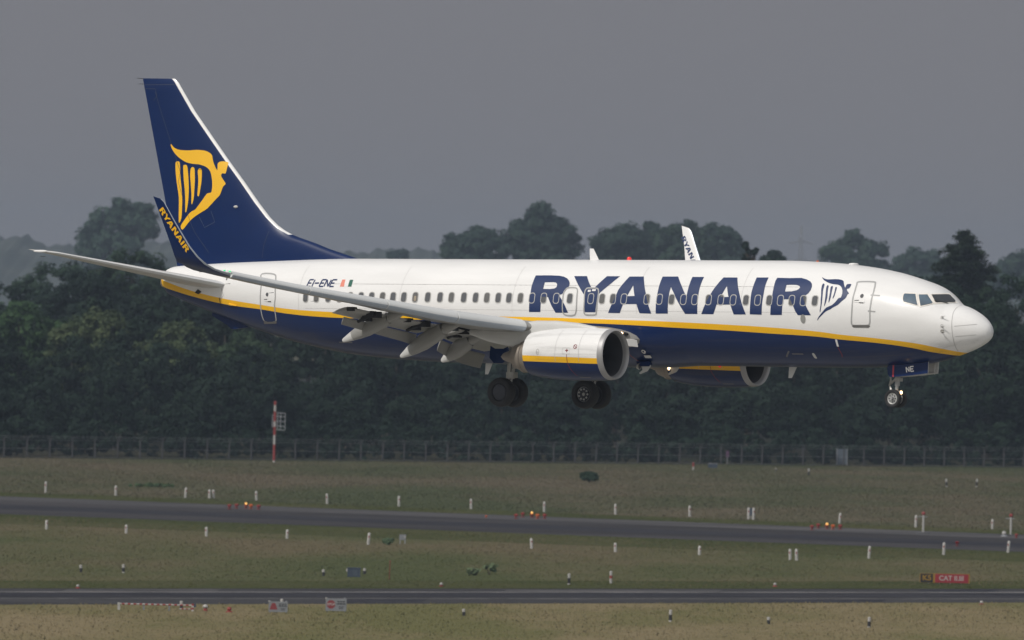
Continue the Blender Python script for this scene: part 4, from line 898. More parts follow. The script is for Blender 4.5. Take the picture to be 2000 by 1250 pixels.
FRM = mat('window surround', (0.40, 0.395, 0.38), 0.4, 0.05, 3)
CKP = mat('cockpit glass', (0.075, 0.115, 0.155), 0.08, 0.35, 2.5, coat=1.0)
CKD = mat('dark windscreen', (0.020, 0.024, 0.026), 0.08, 0.4, 2.5, coat=1.0)
CKF = mat('windscreen surround', (0.78, 0.74, 0.68), 0.4, 0.03, 3)
DLN = mat('door outline grey', (0.36, 0.36, 0.355), 0.5, 0.05, 3)
PLN = mat('panel line', (0.46, 0.45, 0.44), 0.6, 0.1, 3)
NLN = mat('navy panel line', (0.045, 0.052, 0.085), 0.5, 0.1, 3)
FRED = mat('flag salmon', (0.72, 0.24, 0.17), 0.4, 0.03, 3); FGRN = mat('flag green', (0.018, 0.11, 0.075), 0.4, 0.05, 3)
RDL = mat('dark red line', (0.20, 0.018, 0.022), 0.5, 0.1, 3)
LGT = mat('lit landing lamp', (1, .8, .55), 0.3, 0.0, 1, emit=(1.0, 0.66, 0.34), estr=9)
LGG = mat('lit green navigation lamp', (.1, .9, .4), 0.3, 0.0, 1, emit=(0.05, 1.0, 0.35), estr=0.3)
LGR = mat('red beacon lens', (0.55, 0.02, 0.02), 0.3, 0.0, 1, emit=(1.0, 0.05, 0.03), estr=0.35)

# ---- fuselage
b = MB(); NT = 144
ss = np.concatenate([[0.0, .012, .03, .06, .1], np.linspace(.16, 1.38, 18), np.linspace(1.40, 2.5, 45), np.linspace(2.55, 8, 44), np.linspace(8.5, 25.5, 35), np.linspace(26, 37.6, 48), [37.8, 37.95, 38.1, 38.2, 38.25]])
def fus_ring(s, grow=0.0):
    zt, zb, w, zm = (float(q) for q in fus_half(s)); R = []
    for k in range(NT):
        t = 2*math.pi*k/NT; c, q = math.cos(t), math.sin(t)
        R.append(V(s, (w + grow)*q, zm + (zt - zm + grow)*c if c >= 0 else zm + (zm - zb + grow)*c))
    return R
b.loft([fus_ring(s) for s in ss], True, True, True)
fus = b.build('fuselage', LIV, air, smooth=50)

def fus_n(s, z):
    e = 0.02
    y0 = float(fus_y(s, z)); dys = (float(fus_y(s + e, z)) - float(fus_y(s - e, z)))/(2*e); dyz = (float(fus_y(s, z + e)) - float(fus_y(s, z - e)))/(2*e)
    n = Vector((-dys, 1.0, -dyz)); n.normalize(); return y0, n      # (s, y, z)
def on_fus(s, z, off):
    y, n = fus_n(s, z); return V(s + n.x*off, y + n.y*off, z + n.z*off)
def catmull(P, k=3):
    out = []; n = len(P)
    for i in range(n):
        p0, p1, p2, p3 = (np.array(P[(i + j) % n]) for j in (-1, 0, 1, 2))
        for q in range(k):
            t = q/k; out.append(tuple(0.5*((2*p1) + (-p0 + p2)*t + (2*p0 - 5*p1 + 4*p2 - p3)*t*t + (-p0 + 3*p1 - 3*p2 + p3)*t**3)))
    return out
def decal(name, outlines, m, parent, surf, off=.006, gs=.25, gz=.06, mats=None):
    """paint film: flat outlines (with holes) in (s, z), cut into small pieces and laid on the curved skin"""
    bm = bmesh.new()
    for mi, loops in enumerate(outlines):
        loops = [l for l in loops if l]
        flat = [p for l in loops for p in l]
        vs = [bm.verts.new((p[0], p[1], .0004*(mi % 9))) for p in flat]
        for t in tessellate_polygon([[Vector((p[0], p[1], 0)) for p in l] for l in loops]):
            try: f = bm.faces.new([vs[i] for i in t]); f.material_index = mi if mats else 0
            except ValueError: pass
    xs = [v.co.x for v in bm.verts]; ys = [v.co.y for v in bm.verts]
    for lo, hi, st, nrm in ((min(xs), max(xs), gs, (1, 0, 0)), (min(ys), max(ys), gz, (0, 1, 0))):
        k = math.ceil(lo/st)*st
        while k < hi:
            bmesh.ops.bisect_plane(bm, geom=bm.verts[:] + bm.edges[:] + bm.faces[:], plane_co=(k, k, 0), plane_no=nrm); k += st
    for v in bm.verts: v.co = surf(v.co.x, v.co.y, off + v.co.z)
    bmesh.ops.recalc_face_normals(bm, faces=bm.faces)
    me = bpy.data.meshes.new(name); bm.to_mesh(me); bm.free()
    for k in (mats or [m]): me.materials.append(k)
    me.polygons.foreach_set('use_smooth', [True]*len(me.polygons))
    o = bpy.data.objects.new(name, me); COL.objects.link(o); o.parent = parent
    return o
def ribbon_loops(P, w, closed=False):
    """outline quads of a line of width w through P"""
    P = [Vector((p[0], p[1])) for p in P]; n = len(P); out = []
    L, R = [], []
    for i in range(n):
        a = P[(i - 1) % n] if (closed or i > 0) else P[i]; c = P[(i + 1) % n] if (closed or i < n - 1) else P[i]
        d = (c - a).normalized(); q = Vector((-d.y, d.x))*w/2; L.append(P[i] + q); R.append(P[i] - q)
    for i in range(n if closed else n - 1):
        j = (i + 1) % n; out.append([[tuple(L[i]), tuple(L[j]), tuple(R[j]), tuple(R[i])]])
    return out
def ribbon(name, P, w, m, parent, closed=False, off=.007, surf=on_fus, smooth=True):
    if smooth and closed: P = catmull(P, 3)
    return decal(name, ribbon_loops(P, w, closed), m, parent, surf, off)
def ell(c, rx, rz, n=20): return [(c[0] + rx*math.cos(2*math.pi*k/n), c[1] + rz*math.sin(2*math.pi*k/n)) for k in range(n)]
def rrect(c, w, h, r, n=5):
    out = []
    for qx, qz, a0 in ((1, 1, 0), (-1, 1, 90), (-1, -1, 180), (1, -1, 270)):
        for k in range(n + 1):
            a = math.radians(a0 + 90*k/n); out.append((c[0] + qx*(w/2 - r) + r*math.cos(a), c[1] + qz*(h/2 - r) + r*math.sin(a)))
    return out

# ---- big title and emblem on the side
for nm, o_, h_ in LETTERS: decal('title_letter', [[o_, h_]], NVYL, fus, on_fus, .010)
decal('harp_emblem', [[catmull(P, 2)] for P in HARP], NVYL, fus, on_fus)
# ---- registration and flag
def regp(x, y): return (30.233 - (x - 165)/875*1.357, 0.872 + (490 - y)/215*0.265)
sl = 48/215
def stroke_letters(letters, fn, w):
    out = []
    for ch, x0, x1 in letters:
        def q(u, v): return fn(x0 + (x1 - x0)*u + sl*215*v, 490 - 215*v)
        segs = {'E': [((0,0),(0,1)),((0,1),(1,1)),((0,.5),(.8,.5)),((0,0),(1,0))], 'I': [((.5,0),(.5,1))], '-': [((0,.5),(1,.5))], 'N': [((0,0),(0,1)),((0,1),(1,0)),((1,0),(1,1))]}[ch]
        for a, c in segs: out += ribbon_loops([q(*a), q(*c)], w)
    return out
decal('registration', stroke_letters([('E', 150, 275), ('I', 300, 345), ('-', 375, 505), ('E', 560, 690), ('N', 715, 845), ('E', 895, 1030)], regp, .056), NVYL, fus, on_fus)
decal('flag', [[q] for q in FLAG], None, fus, on_fus, mats=[FRED, WHT, FGRN])

# ---- cabin windows
for i, c in enumerate(CABIN):
    c = (c[0], c[1]); f_ = MB()
    fr = decal('window', [[rrect(c, .285, .415, .11), rrect(c, .225, .355, .09)]], FRM, fus, on_fus, .012, 9, .09)
    decal('pane', [[rrect(c, .235, .365, .09)]], (GLS, GLS2, GLS3)[(i*7 + i*i) % 3], fr, on_fus, .008, 9, .09)
    if i == 10: decal('blind', [[rrect((c[0], c[1] - .05), .12, .20, .05)]], mat('beige blind', (.30, .25, .19), .6, .1, 3), fr, on_fus, .010, 9, .09)
decal('pressure_port', [[ell(VENT, .11, .17)]], mat('port grey', (.25, .25, .24), .5, .1, 3), fus, on_fus, .012)
# ---- doors
def door(out, sill, peep, handle, name='door'):
    d = ribbon(name, out, .055, DLN, fus, True)
    if sill: decal('sill', [[sill]], mat('worn sill', (.13, .125, .12), .6, .2, 3), d, on_fus, .012)
    if peep: decal('peephole', [[ell(peep, .07, .075)]], GLS, d, on_fus, .012)
    if handle:
        decal('handle', [[handle]], WHT, d, on_fus, .016); c = np.mean(np.array(handle), 0)
        decal('handle_recess', [[[(c[0] + .19, c[1] + .03), (c[0] + .19, c[1] + .055), (c[0] - .02, c[1] + .06), (c[0] + .02, c[1] + .03)]], [[(c[0] - .02, c[1] - .05), (c[0] - .02, c[1] - .02), (c[0] - .2, c[1] - .03), (c[0] - .2, c[1] - .055)]]], DRK, d, on_fus, .018)
    return d
door(DOORF, SILLF, PEEP, HANDLE)
hr = [(PEEPR[0] + a, PEEPR[1] - .24 + c_) for a, c_ in ((.2, .05), (-.1, .06), (-.2, .02), (-.2, -.04), (.0, -.04), (.15, -.02))]
door(DOORR, SILLR, PEEPR, hr)
for e_ in EXIT: ribbon('emergency_exit', e_, .050, DLN, fus, True, off=.014)
decal('exit_placard', [[rrect((16.62, .80), .17, .07, .02)], [rrect((16.82, .77), .14, .08, .02)]], WHT, fus, on_fus, .016)
ribbon('hinge_line', [(4.32, .70), (3.95, .68)], .05, DLN, fus); ribbon('hinge_line', [(4.33, .10), (4.02, .08)], .05, DLN, fus)
# ---- skin joints
for zz in (.98, .0):
    ribbon('skin_joint', [(s, zz + (.0 if zz > .5 else .02)) for s in np.arange(7.0, 30.5, .25)], .012, PLN, fus, off=.0025)
for s in (9.9, 14.6, 20.3, 25.6, 30.6): ribbon('skin_joint', [(s, z) for z in np.arange(-.1, 1.75, .1)], .010, PLN, fus, off=.0025)
ribbon('radome_joint', [(s + .02, z) for s, z in RADOME], .022, PLN, fus, off=.004)
for z in (-.42, -.80): ribbon('lightning_strip', [(1.05 - .1*k, z + .012*k) for k in range(8)], .018, PLN if z > -.6 else GRYL, fus, off=.006)
# ---- cockpit glazing
PANES = [catmull(COCKPIT[0], 1), COCKPIT[1], COCKPIT[2]]
def grow(P, d):
    c = np.mean(np.array(P), 0); return [tuple(np.array(p) + (np.array(p) - c)/np.linalg.norm(np.array(p) - c)*d) for p in P]
for i, P in enumerate(PANES):
    fr = decal('cockpit_window', [[grow(P, .055)]], CKF, fus, on_fus, .014, .03, .03)
    decal('pane', [[P]], CKD if i == 2 else CKP, fr, on_fus, .030, .03, .03)
def on_port(s, z, off):
    p = on_fus(s, z, off); return Vector((p.x, -p.y, p.z))
for i, P in enumerate(PANES):
    if i == 2: P = [(2.05 + (p[0] - 2.05)*.5, p[1]) for p in P]
    fr = decal('cockpit_window', [[grow(P, .055)]], CKF, fus, on_port, .004, .1, .05)
    decal('pane', [[P]], CKD if i == 2 else CKP, fr, on_port, .008, .1, .05)
wp = MB(); wp.tube([on_fus(1.60, .42, .03), on_fus(1.95, .50, .05)], .012, 5); wp.build('wiper', DRK, fus)
# ---- probes, antennas, beacons
for k, (s, z) in enumerate(AOA):
    q = MB(); p0 = on_fus(s, z, 0); _, n = fus_n(s, z); nn = V(n.x, n.y, n.z)
    q.lathe([(0, .07), (.015, .065), (.02, .001)], p0, nn, 14); q.tube([p0, p0 + nn*.10, p0 + nn*.13 + V(-.16, 0, 0)], [.022, .02, .008], 6)
    q.build('air_data_probe', [GRYL, GRYL, STL][k], fus)
def blade(name, s, z, ln, h, up, m=WHT, lean=.25):
    q = MB(); rs = []
    for f, k in ((0, 1.0), (.5, .72), (1.0, .42)):
        L = ln*k; x = s + lean*ln*1.4*f; zz = z + up*h*f
        rs.append([V(x - L/2, 0, zz), V(x - L*.1, .03*k, zz), V(x + L/2, .004, zz), V(x + L/2, -.004, zz), V(x - L*.1, -.03*k, zz)])
    q.loft(rs, True, True, True); return q.build(name, m, fus)
blade('blade_antenna', 17.80, 1.98, .42, .45, 1)
blade('blade_antenna', 8.70, -1.98, .36, .44, -1, GRYL)
blade('blade_antenna', 22.6, -1.98, .34, .46, -1, GRYL)
q = MB(); sk = [(35.9, -.05), (35.88, -.28), (35.1, -.66), (34.95, -.80), (34.72, -.79), (34.2, -.74), (33.9, -.5), (34.6, -.3)]
q.loft([[V(s, y, z) for s, z in sk] for y in (-.07, .07)], True, True, True); q.build('tail_skid', NVY, fus, smooth=0)
q = MB(); q.lathe([(0, .09), (.07, .085), (.11, .06), (.125, .001)], V(16.21, 0, 2.0), (0, 0, 1), 12); q.build('beacon', LGR, fus)
q = MB(); q.lathe([(0, .05), (.05, .04), (.06, .001)], V(7.7, 0, 1.965), (0, 0, 1), 10); q.build('roof_light', ORNG, fus)
q = MB(); q.lathe([(-.02, .20), (.03, .17), (.05, .001)], V(6.1, 0, 1.885), (0, 0, 1), 14); q.build('roof_antenna', WHT, fus)
q = MB(); q.lathe([(0, .06), (.05, .05), (.06, .001)], V(12.0, .0, -2.0), (0, 0, -1), 10); q.build('belly_light', LGR, fus)
ribbon('drain_mark', STROKE, .085, WHT, fus, off=.006); ribbon('drain_line', [STROKE2[0], STROKE2[1], (5.86, -1.62)], .03, RDL, fus, off=.006)
decal('belly_port', [[rrect((7.75, -1.52), .5, .05, .02)], [[(8.1, -1.40), (8.35, -1.62), (8.3, -1.65), (8.05, -1.43)]]], mat('scuffed grey', (.12, .12, .13), .6, .2, 3), fus, on_fus)
decal('belly_port', [[rrect((7.05, -1.58), .12, .2, .05)]], GRYL, fus, on_fus)
decal('belly_port', [[rrect((28.6, -1.28), .7, .05, .02)], [[(28.1, -1.02), (28.35, -1.18), (28.33, -1.21), (28.08, -1.05)]]], mat('scuffed grey', (.12, .12, .13), .6, .2, 3), fus, on_fus)
q = MB(); q.tube([on_fus(34.45, .17, .02), on_fus(34.0, .12, .05)], [.05, .02], 8); q.build('outflow_valve', YLW, fus)
decal('valve_frame', ribbon_loops([(34.98, .42), (34.98, .12), (34.2, .06)], .04), DRK, fus, on_fus, .006)
# exhaust of the auxiliary unit in the tail cone
q = MB(); q.lathe([(-.08, .26), (.10, .25), (.10, .21), (-.25, .18)], V(38.22, 0, 1.06), (-1, 0, .25), 24, 0); q.lathe([(-.24, .19), (-.23, .001)], V(38.22, 0, 1.06), (-1, 0, .25), 24, 1); q.build('tail_exhaust', [NOZ, DRK], fus)

# ---- wing to body fairing
def sstep(x, a, c): t = min(max((x - a)/(c - a), 0), 1); return t*t*(3 - 2*t)
b = MB(); rs = []
for s in np.linspace(12.4, 23.8, 70):
    d = sstep(s, 12.4, 14.6)*(1 - sstep(s, 20.2, 23.8)); zt, zb, w, zm = (float(q) for q in fus_half(s)); R = []
    for k in range(49):
        t = math.radians(99 + 162*k/48); c, q = math.cos(t), math.sin(t)
        fade = min(1, (81 - abs(math.degrees(t) - 180))/30); fade = max(fade, 0)**0.8
        gx = .20*d*fade - .012; gz = .10*d*fade - .012
        R.append(V(s, (w + gx)*q, zm + (zm - zb + gz)*c))
    rs.append(R)
b.loft(rs, False); b.build('wing_body_fairing', LIV, air, smooth=60)

# ---- lifting surfaces
def foil(n=13, cut=1.0, tc=.12, camber=.012):
    xs = [(1 - math.cos(math.pi*i/(n - 1)))/2*cut for i in range(n)]
    yt = lambda x: 5*tc*(.2969*math.sqrt(x) - .126*x - .3516*x*x + .2843*x**3 - .1036*x**4)
    yc = lambda x: camber*4*x*(1 - x)
    return [(x, yc(x) + yt(x)) for x in reversed(xs)] + [(x, yc(x) - yt(x)) for x in xs[1:]]
def section(le, chord, tc, nrm, cut=1.0, camber=.012, side=1, drop=0.0):
    """aerofoil ring: le = (s, y, z), nrm = (y, z) direction of thickness"""
    return [V(le[0] + x*chord, side*(le[1] + t*chord*nrm[0]), le[2] + t*chord*nrm[1] + drop*x) for x, t in foil(13, cut, tc, camber)]
LE = pchip([0, 1.95, 3.4, 4.83, 5.3, 8, 10.61, 14.15, 16.6], [13.9, 14.62, 15.95, 17.05, 17.5, 18.83, 20.12, 21.83, 23.0])
TE = pchip([0, 1.95, 6.0, 16.6], [21.55, 21.5, 21.62, 24.88])
ZL = pchip([0, 1.95, 3.4, 4.83, 5.3, 8, 10.61, 14.15, 16.6], [-1.12, -1.04, -.86, -.69, -.63, -.345, .045, .575, 1.0])
def gam(y): return math.atan2(float(ZL(y + .2) - ZL(y - .2)), .4)
def build_wing(side):
    b = MB(); rs = []
    tc = lambda y: .125 - .035*min(y, 16.6)/16.6
    def sec(y, cut): g_ = gam(y); return section((float(LE(y)), y, float(ZL(y))), float(TE(y) - LE(y)), tc(y), (-math.sin(g_), math.cos(g_)), cut, .012, side, float(np.interp(y, [0, 6, 10.3, 16.6], [0, .05, .15, .20])))
    for y in (1.0, 1.95, 2.6, 3.4, 4.2, 4.83, 5.3, 6, 7, 8, 9.2, 10.3): rs.append(sec(y, .77))
    for y in (10.32, 10.61, 11.6, 13, 14.15, 15.4, 16.3): rs.append(sec(y, 1.0))
    b.loft(rs, True, True, True)
    w = b.build('wing', GRY, air, smooth=40)
    # winglet: the tip turns up in a smooth curve
    tab = [(16.3, 22.86, .94, 24.80, gam(16.3)), (16.6, 23.05, 1.04, 24.90, math.radians(16)), (16.85, 23.35, 1.16, 24.95, math.radians(30)), (17.10, 23.62, 1.36, 24.97, math.radians(50)), (17.28, 23.86, 1.62, 24.985, math.radians(66)),
           (17.43, 24.15, 2.0, 25.04, math.radians(76)), (17.68, 24.70, 2.95, 25.30, math.radians(78)), (17.84, 25.06, 3.62, 25.53, math.radians(78)), (17.87, 25.2, 3.74, 25.57, math.radians(78))]
    b = MB(); rs = [section((s, y, z), te - s, .075, (-math.sin(g_), math.cos(g_)), 1.0, 0.0, side, .10 if y > 17.8 else (.20 if y < 17 else .05)) for y, s, z, te, g_ in tab]
    n = len(rs[0])
    b.loft(rs, True, False, True, mf=lambda i, j: 1 if 9 <= j <= 14 else (0 if (j > 12) == (side > 0) or True else 2))
    # navy outside, white inside, bare leading edge
    b.m = []
    for i in range(len(rs) - 1):
        for j in range(n): b.m.append(1 if (10 <= j <= 13) else (2 if j < 10 else 0))
    b.m.append(0)
    wl = b.build('winglet', [NVY, ALU, WHT], w, smooth=50, recalc=True)
    # thin metal slat pieces along the leading edge, drooped
    for y0, y1 in ((5.25, 7.85), (7.90, 10.55), (10.60, 13.55), (13.60, 16.55)):
        b = MB(); rs = []
        for q in np.linspace(0, 1, 7):
            y = y0 + (y1 - y0)*q; h = float(np.interp(y, [5.3, 8, 10.6, 14.15, 16.6], [.47, .49, .39, .31, .25])); s0 = float(LE(y)) - .16; z0 = float(ZL(y)) + .005
            prof = [(.95*h + .05, .56*h), (.55*h, .50*h), (.22*h, .34*h), (.03*h, .08*h), (0, -.10*h), (.08*h, -.32*h), (.24*h, -.47*h), (.34*h, -.50*h), (.44*h, -.44*h), (.36*h, -.25*h), (.40*h, .02*h), (.62*h, .28*h), (.98*h + .05, .50*h)]
            g_ = gam(y); rs.append([V(s0 + a, side*(y - c*math.sin(g_)), z0 + c*math.cos(g_)) for a, c in prof])
        b.loft(rs, True, True, True, mf=lambda i, j: 1 if j in (0, 1, 2, 3, 12) else 0)
        b.build('slat', [ALU, SLT], w, smooth=32)
    # krueger panel and landing lamp in the wing root
    b = MB(); rs = []
    for y in np.linspace(1.98, 3.75, 5):
        s, z = float(LE(y)), float(ZL(y)); rs.append([V(s + .10, side*y, z + .02), V(s - .16, side*y, z - .05), V(s - .22, side*y, z - .30), V(s - .19, side*y, z - .31), V(s - .12, side*y, z - .08), V(s + .10, side*y, z - .04)])
    b.loft(rs, True, True, True); b.build('krueger_flap', GRYL, w)
    lamp = MB(); c = V(14.88, side*2.45, -.845)
    lamp.ball(c, .075, 12, 0, (1, 1, .8)); lamp.build('landing_lamp', LGT, w)
    hs = MB(); hs.ball(c + V(.06, side*(-.20), -.01), .19, 14, 0, (1.0, 1.5, .42)); hs.build('lamp_housing', DRK, w)
    # flaps, two segments each, hanging in their slots
    def flap(y0, y1, ya0, ya1, nm):
        for seg in (0, 1):
            b = MB(); rs = []
            for q in np.linspace(0, 1, 6):
                y = (y0, ya0)[seg] + ((y1, ya1)[seg] - (y0, ya0)[seg])*q
                ch = float(TE(y) - LE(y)); k = min(ch/2.75, 2.0); te, z = float(TE(y)), float(ZL(y))
                if seg == 0: a, e_ = (te - .25*ch - .02, z - .035*ch), (te + .10 + .14*k, z - .29*k - .02)
                else: a, e_ = (te + .06 + .15*k, z - .30*k - .05), (te + .12 + .22*k, z - .60*k - .05)
                if y1 < 6: e_ = (e_[0] - .45, e_[1] + .05); a = (a[0] - (.45 if seg else .1), a[1])
                d = Vector((e_[0] - a[0], e_[1] - a[1])); L = d.length; d.normalize(); u = Vector((-d.y, d.x))
                rs.append([V(a[0] + d.x*x*L + u.x*t*L, side*y, a[1] + d.y*x*L + u.y*t*L) for x, t in foil(9, 1.0, .13 if seg == 0 else .10, .03)])
            b.loft(rs, True, True, True); b.build(nm if seg == 0 else 'aft_flap', GRY, w, smooth=40)
    flap(5.95, 10.28, 5.95, 9.75, 'flap'); flap(2.05, 5.2, 2.05, 5.0, 'flap')
    # actuators behind the spar; extra near-black boxes stand in for the cove's shade
    b = MB()
    for y in np.arange(2.4, 10.2, .85):
        ch = float(TE(y) - LE(y)); s, z = float(TE(y)) - .22*ch, float(ZL(y))
        b.tube([V(s - .1, side*y, z - .06), V(s + .25*ch*.6, side*y, z - .18*ch*.35)], .045, 6); b.box(V(s + .02, side*(y + .2), z - .10), (.3, .12, .16))
    for y in (9.15, 6.85, 4.75):
        ch = float(TE(y) - LE(y)); s, z = float(TE(y)) - .25*ch, float(ZL(y))
        b.box(V(s + .22, side*y, z - .15), (.62, .42, .24)); b.box(V(s + .5, side*(y - .05), z - .30), (.4, .2, .2)); b.tube([V(s, side*(y + .1), z - .1), V(s + .8, side*(y + .1), z - .42)], .06, 6)
    b.build('flap_actuators', DRK, w)
    # canoe fairings under the flap tracks
    for y, ft, tip, hh in ((8.6, (20.35, -.20), (23.42, -1.32), 1.0), (6.2, (19.5, -.58), (22.42, -1.87), 1.1), (4.25, (19.6, -.95), (21.88, -2.0), 1.1)):
        h0 = (21.35 - (8.6 - y)*.41, 0); sj = ft[0] + 1.0
        zj = ft[1] - .12
        b = MB(); rs = []
        for s, zc, hz_, wy in ((ft[0], ft[1], .02, .03), (ft[0] + .35, ft[1] - .06, .10, .12), (sj - .05, zj - .10, .22*hh, .165)):
            rs.append([V(s, side*(y + wy*math.cos(t)), zc + hz_*math.copysign(abs(math.sin(t))**.75, math.sin(t))) for t in np.linspace(0, 2*math.pi, 14, endpoint=False)])
        b.loft(rs, True, True, True); b.build('flap_track_fairing', GRY, w, smooth=50)
        b = MB(); rs = []; p0 = Vector((sj, zj - .12)); p1 = Vector(tip)
        for f_, hz_, wy in ((0, .235*hh, .165), (.06, .29*hh, .18), (.45, .30*hh, .18), (.66, .24*hh, .15), (.775, .19*hh, .125), (.78, .188*hh, .124), (.97, .09, .075), (1, .06, .05)):
            p = p0 + (p1 - p0)*f_; d = (p1 - p0).normalized(); u = Vector((-d.y, d.x))
            rs.append([V(p.x + u.x*hz_*math.copysign(abs(math.sin(t))**.75, math.sin(t)), side*(y + wy*math.cos(t)), p.y + u.y*hz_*math.copysign(abs(math.sin(t))**.75, math.sin(t))) for t in np.linspace(0, 2*math.pi, 14, endpoint=False)])
        b.loft(rs, True, True, True, mf=lambda i, j: 1 if i >= 5 else 0); b.build('flap_track_fairing', [GRY, GRYL], w, smooth=38)
    nl = MB(); c = V(float(LE(16.62)) - .10, side*16.62, float(ZL(16.6)) + .10)
    nl.ball(c, .035, 10, 0, (1.6, 1, .8)); nl.ball(c + V(.14, side*.14, .03), .035, 10, 0, (1.6, 1, .8)); nl.build('navigation_lamp', LGG if side > 0 else LGR, w)
    for k, y in enumerate((11.2, 13.0, 14.8)):
        d_ = MB(); d_.tube([V(float(TE(y)) - .05, side*y, float(ZL(y)) + .0), V(float(TE(y)) + .22, side*y, float(ZL(y)) - .02)], [.012, .004], 4); d_.build('static_wick', DRK, w)
    return w, wl
wing_r, winglet_r = build_wing(1)
wing_l, winglet_l = build_wing(-1)
# winglet titles: the side title's letters, turned to run down the winglet
def winglet_text(P0, P1, T0, T1, side, face, m, parent, dropy):
    P0, P1, T0, T1 = (np.array(q) for q in (P0, P1, T0, T1))
    xs = [p[0] for _, o_, _ in LETTERS for p in o_]; zs = [p[1] for _, o_, _ in LETTERS for p in o_]; x0, x1, z0, z1 = max(xs), min(xs), min(zs), max(zs)
    def mp(p):
        u = (p[0] - x0)/(x1 - x0); v = (p[1] - z0)/(z1 - z0)
        b_ = P0 + (P1 - P0)*u; t_ = T0 + (T1 - T0)*u; return tuple(b_ + (t_ - b_)*v)
    def surf(s, z, off):
        y = float(np.interp(z, [1.36, 1.62, 2.0, 2.95, 3.62, 3.8], [17.10, 17.28, 17.43, 17.68, 17.84, 17.88]))
        ch = float(np.interp(z, [1.36, 2.0, 2.95, 3.74], [1.35, .89, .60, .37])); return V(s, side*(y + face*(.042*ch + .008)), z)
    for _, o_, h_ in LETTERS: decal('winglet_letter', [[[mp(p) for p in o_], [mp(p) for p in h_]]], m, parent, surf, 0, .5, .3)
winglet_text(WLN[0], WLN[1], WLN[2], WLN[3], 1, 1, YLW, winglet_r, 0)
winglet_text(WLF[0], WLF[1], WLF[2], WLF[3], -1, -1, NVYL, winglet_l, 0)

# ---- fin and tailplane
FLE = pchip([1.4, 2.02, 2.35, 2.66, 2.92, 3.35, 4.0, 4.71, 5.72, 6.73, 8.26, 9.03, 9.12], [27.2, 28.97, 30.2, 31.15, 32.07, 32.88, 33.58, 34.20, 35.13, 36.02, 37.33, 37.88, 38.02])
FTE = lambda z: 37.73 + (z - 1.83)*(39.57 - 37.73)/(9.1 - 1.83)
def fin_t(z): return float(np.interp(z, [1.4, 2.0, 3.0, 4, 9.1], [.050, .058, .078, .092, .094]))
def fin_half(s, z):
    c = float(FTE(z) - FLE(z)); x = min(max((s - float(FLE(z)))/c, 0), 1); t = fin_t(z)
    return c*5*t*(.2969*math.sqrt(x) - .126*x - .3516*x*x + .2843*x**3 - .1036*x**4)
b = MB(); rs = []; xs = [0, .006, .018, .035, .06, .10, .17, .27, .4, .55, .7, .85, 1.0]
zz = [1.4, 1.7, 2.0, 2.2, 2.4, 2.6, 2.8, 2.93, 3.1, 3.3, 3.6, 4.2, 5, 5.8, 6.8, 7.8, 8.6, 8.95, 9.06, 9.10]
for z in zz:
    c = FTE(z) - float(FLE(z)); top = max(0, (z - 8.95)/.15); R = []
    X = list(xs)
    if z > 2.85: w_ = .14/c; X[1:5] = [w_*.08, w_*.3, w_*.62, w_]
    for x in reversed(X): R.append(V(FLE(z) + x*c, fin_half(float(FLE(z)) + x*c, z)*(1 - .55*top), z + .03*top*x))
    for x in X[1:]: R.append(V(FLE(z) + x*c, -fin_half(float(FLE(z)) + x*c, z)*(1 - .55*top), z + .03*top*x))
    rs.append(R)
n = len(rs[0])
b.loft(rs, True, True, True, mf=lambda i, j: 1 if (zz[i] > 2.85 and 8 <= j <= 15) else 0)
fin = b.build('fin', [NVY, WHT], air, smooth=40)
def on_fin(s, z, off): return V(s, fin_half(s, z) + off, z)
decal('harp_emblem', [[catmull(P, 2)] for P in TAILHARP], YLW, fin, on_fin, .006, .3, .5)
ribbon('rudder_line', [(float(FTE(z)) - .30*(float(FTE(z) - FLE(z)))*(.95 if z > 5 else .72), z) for z in np.arange(2.2, 8.9, .4)], .018, NLN, fin, surf=on_fin, off=.005)
ribbon('tip_line', [(float(FLE(8.87)) + .2, 8.87), (float(FTE(8.87)) - .02, 8.87)], .02, NLN, fin, surf=on_fin, off=.005)
ribbon('balance_line', [(39.5, 8.72), (38.9, 8.70), (38.82, 8.4), (39.0, 8.25)], .018, NLN, fin, surf=on_fin, off=.005)
ribbon('access_panel', [(36.55, 3.62), (36.28, 3.2), (35.75, 3.42), (35.95, 3.85)], .016, mat('pale panel line', (.10, .115, .16), .5, .1, 3), fin, surf=on_fin, off=.005)
ribbon('fillet_line', [(33.1, 3.05), (33.3, 2.5), (33.38, 2.0)], .016, NLN, fin, surf=on_fin, off=.005)
q = MB(); q.ball(V(34.72, fin_half(34.72, 4.02), 4.02), .07, 10, 0, (1.5, 1, .8)); q.build('fin_lamp', GRYL, fin)
q = MB(); q.tube([V(39.55, 0, 9.12), V(39.85, 0, 9.14)], .012, 4); q.tube([V(39.5, 0, 8.9), V(39.78, 0, 8.91)], .01, 4); q.build('static_wick', DRK, fin)
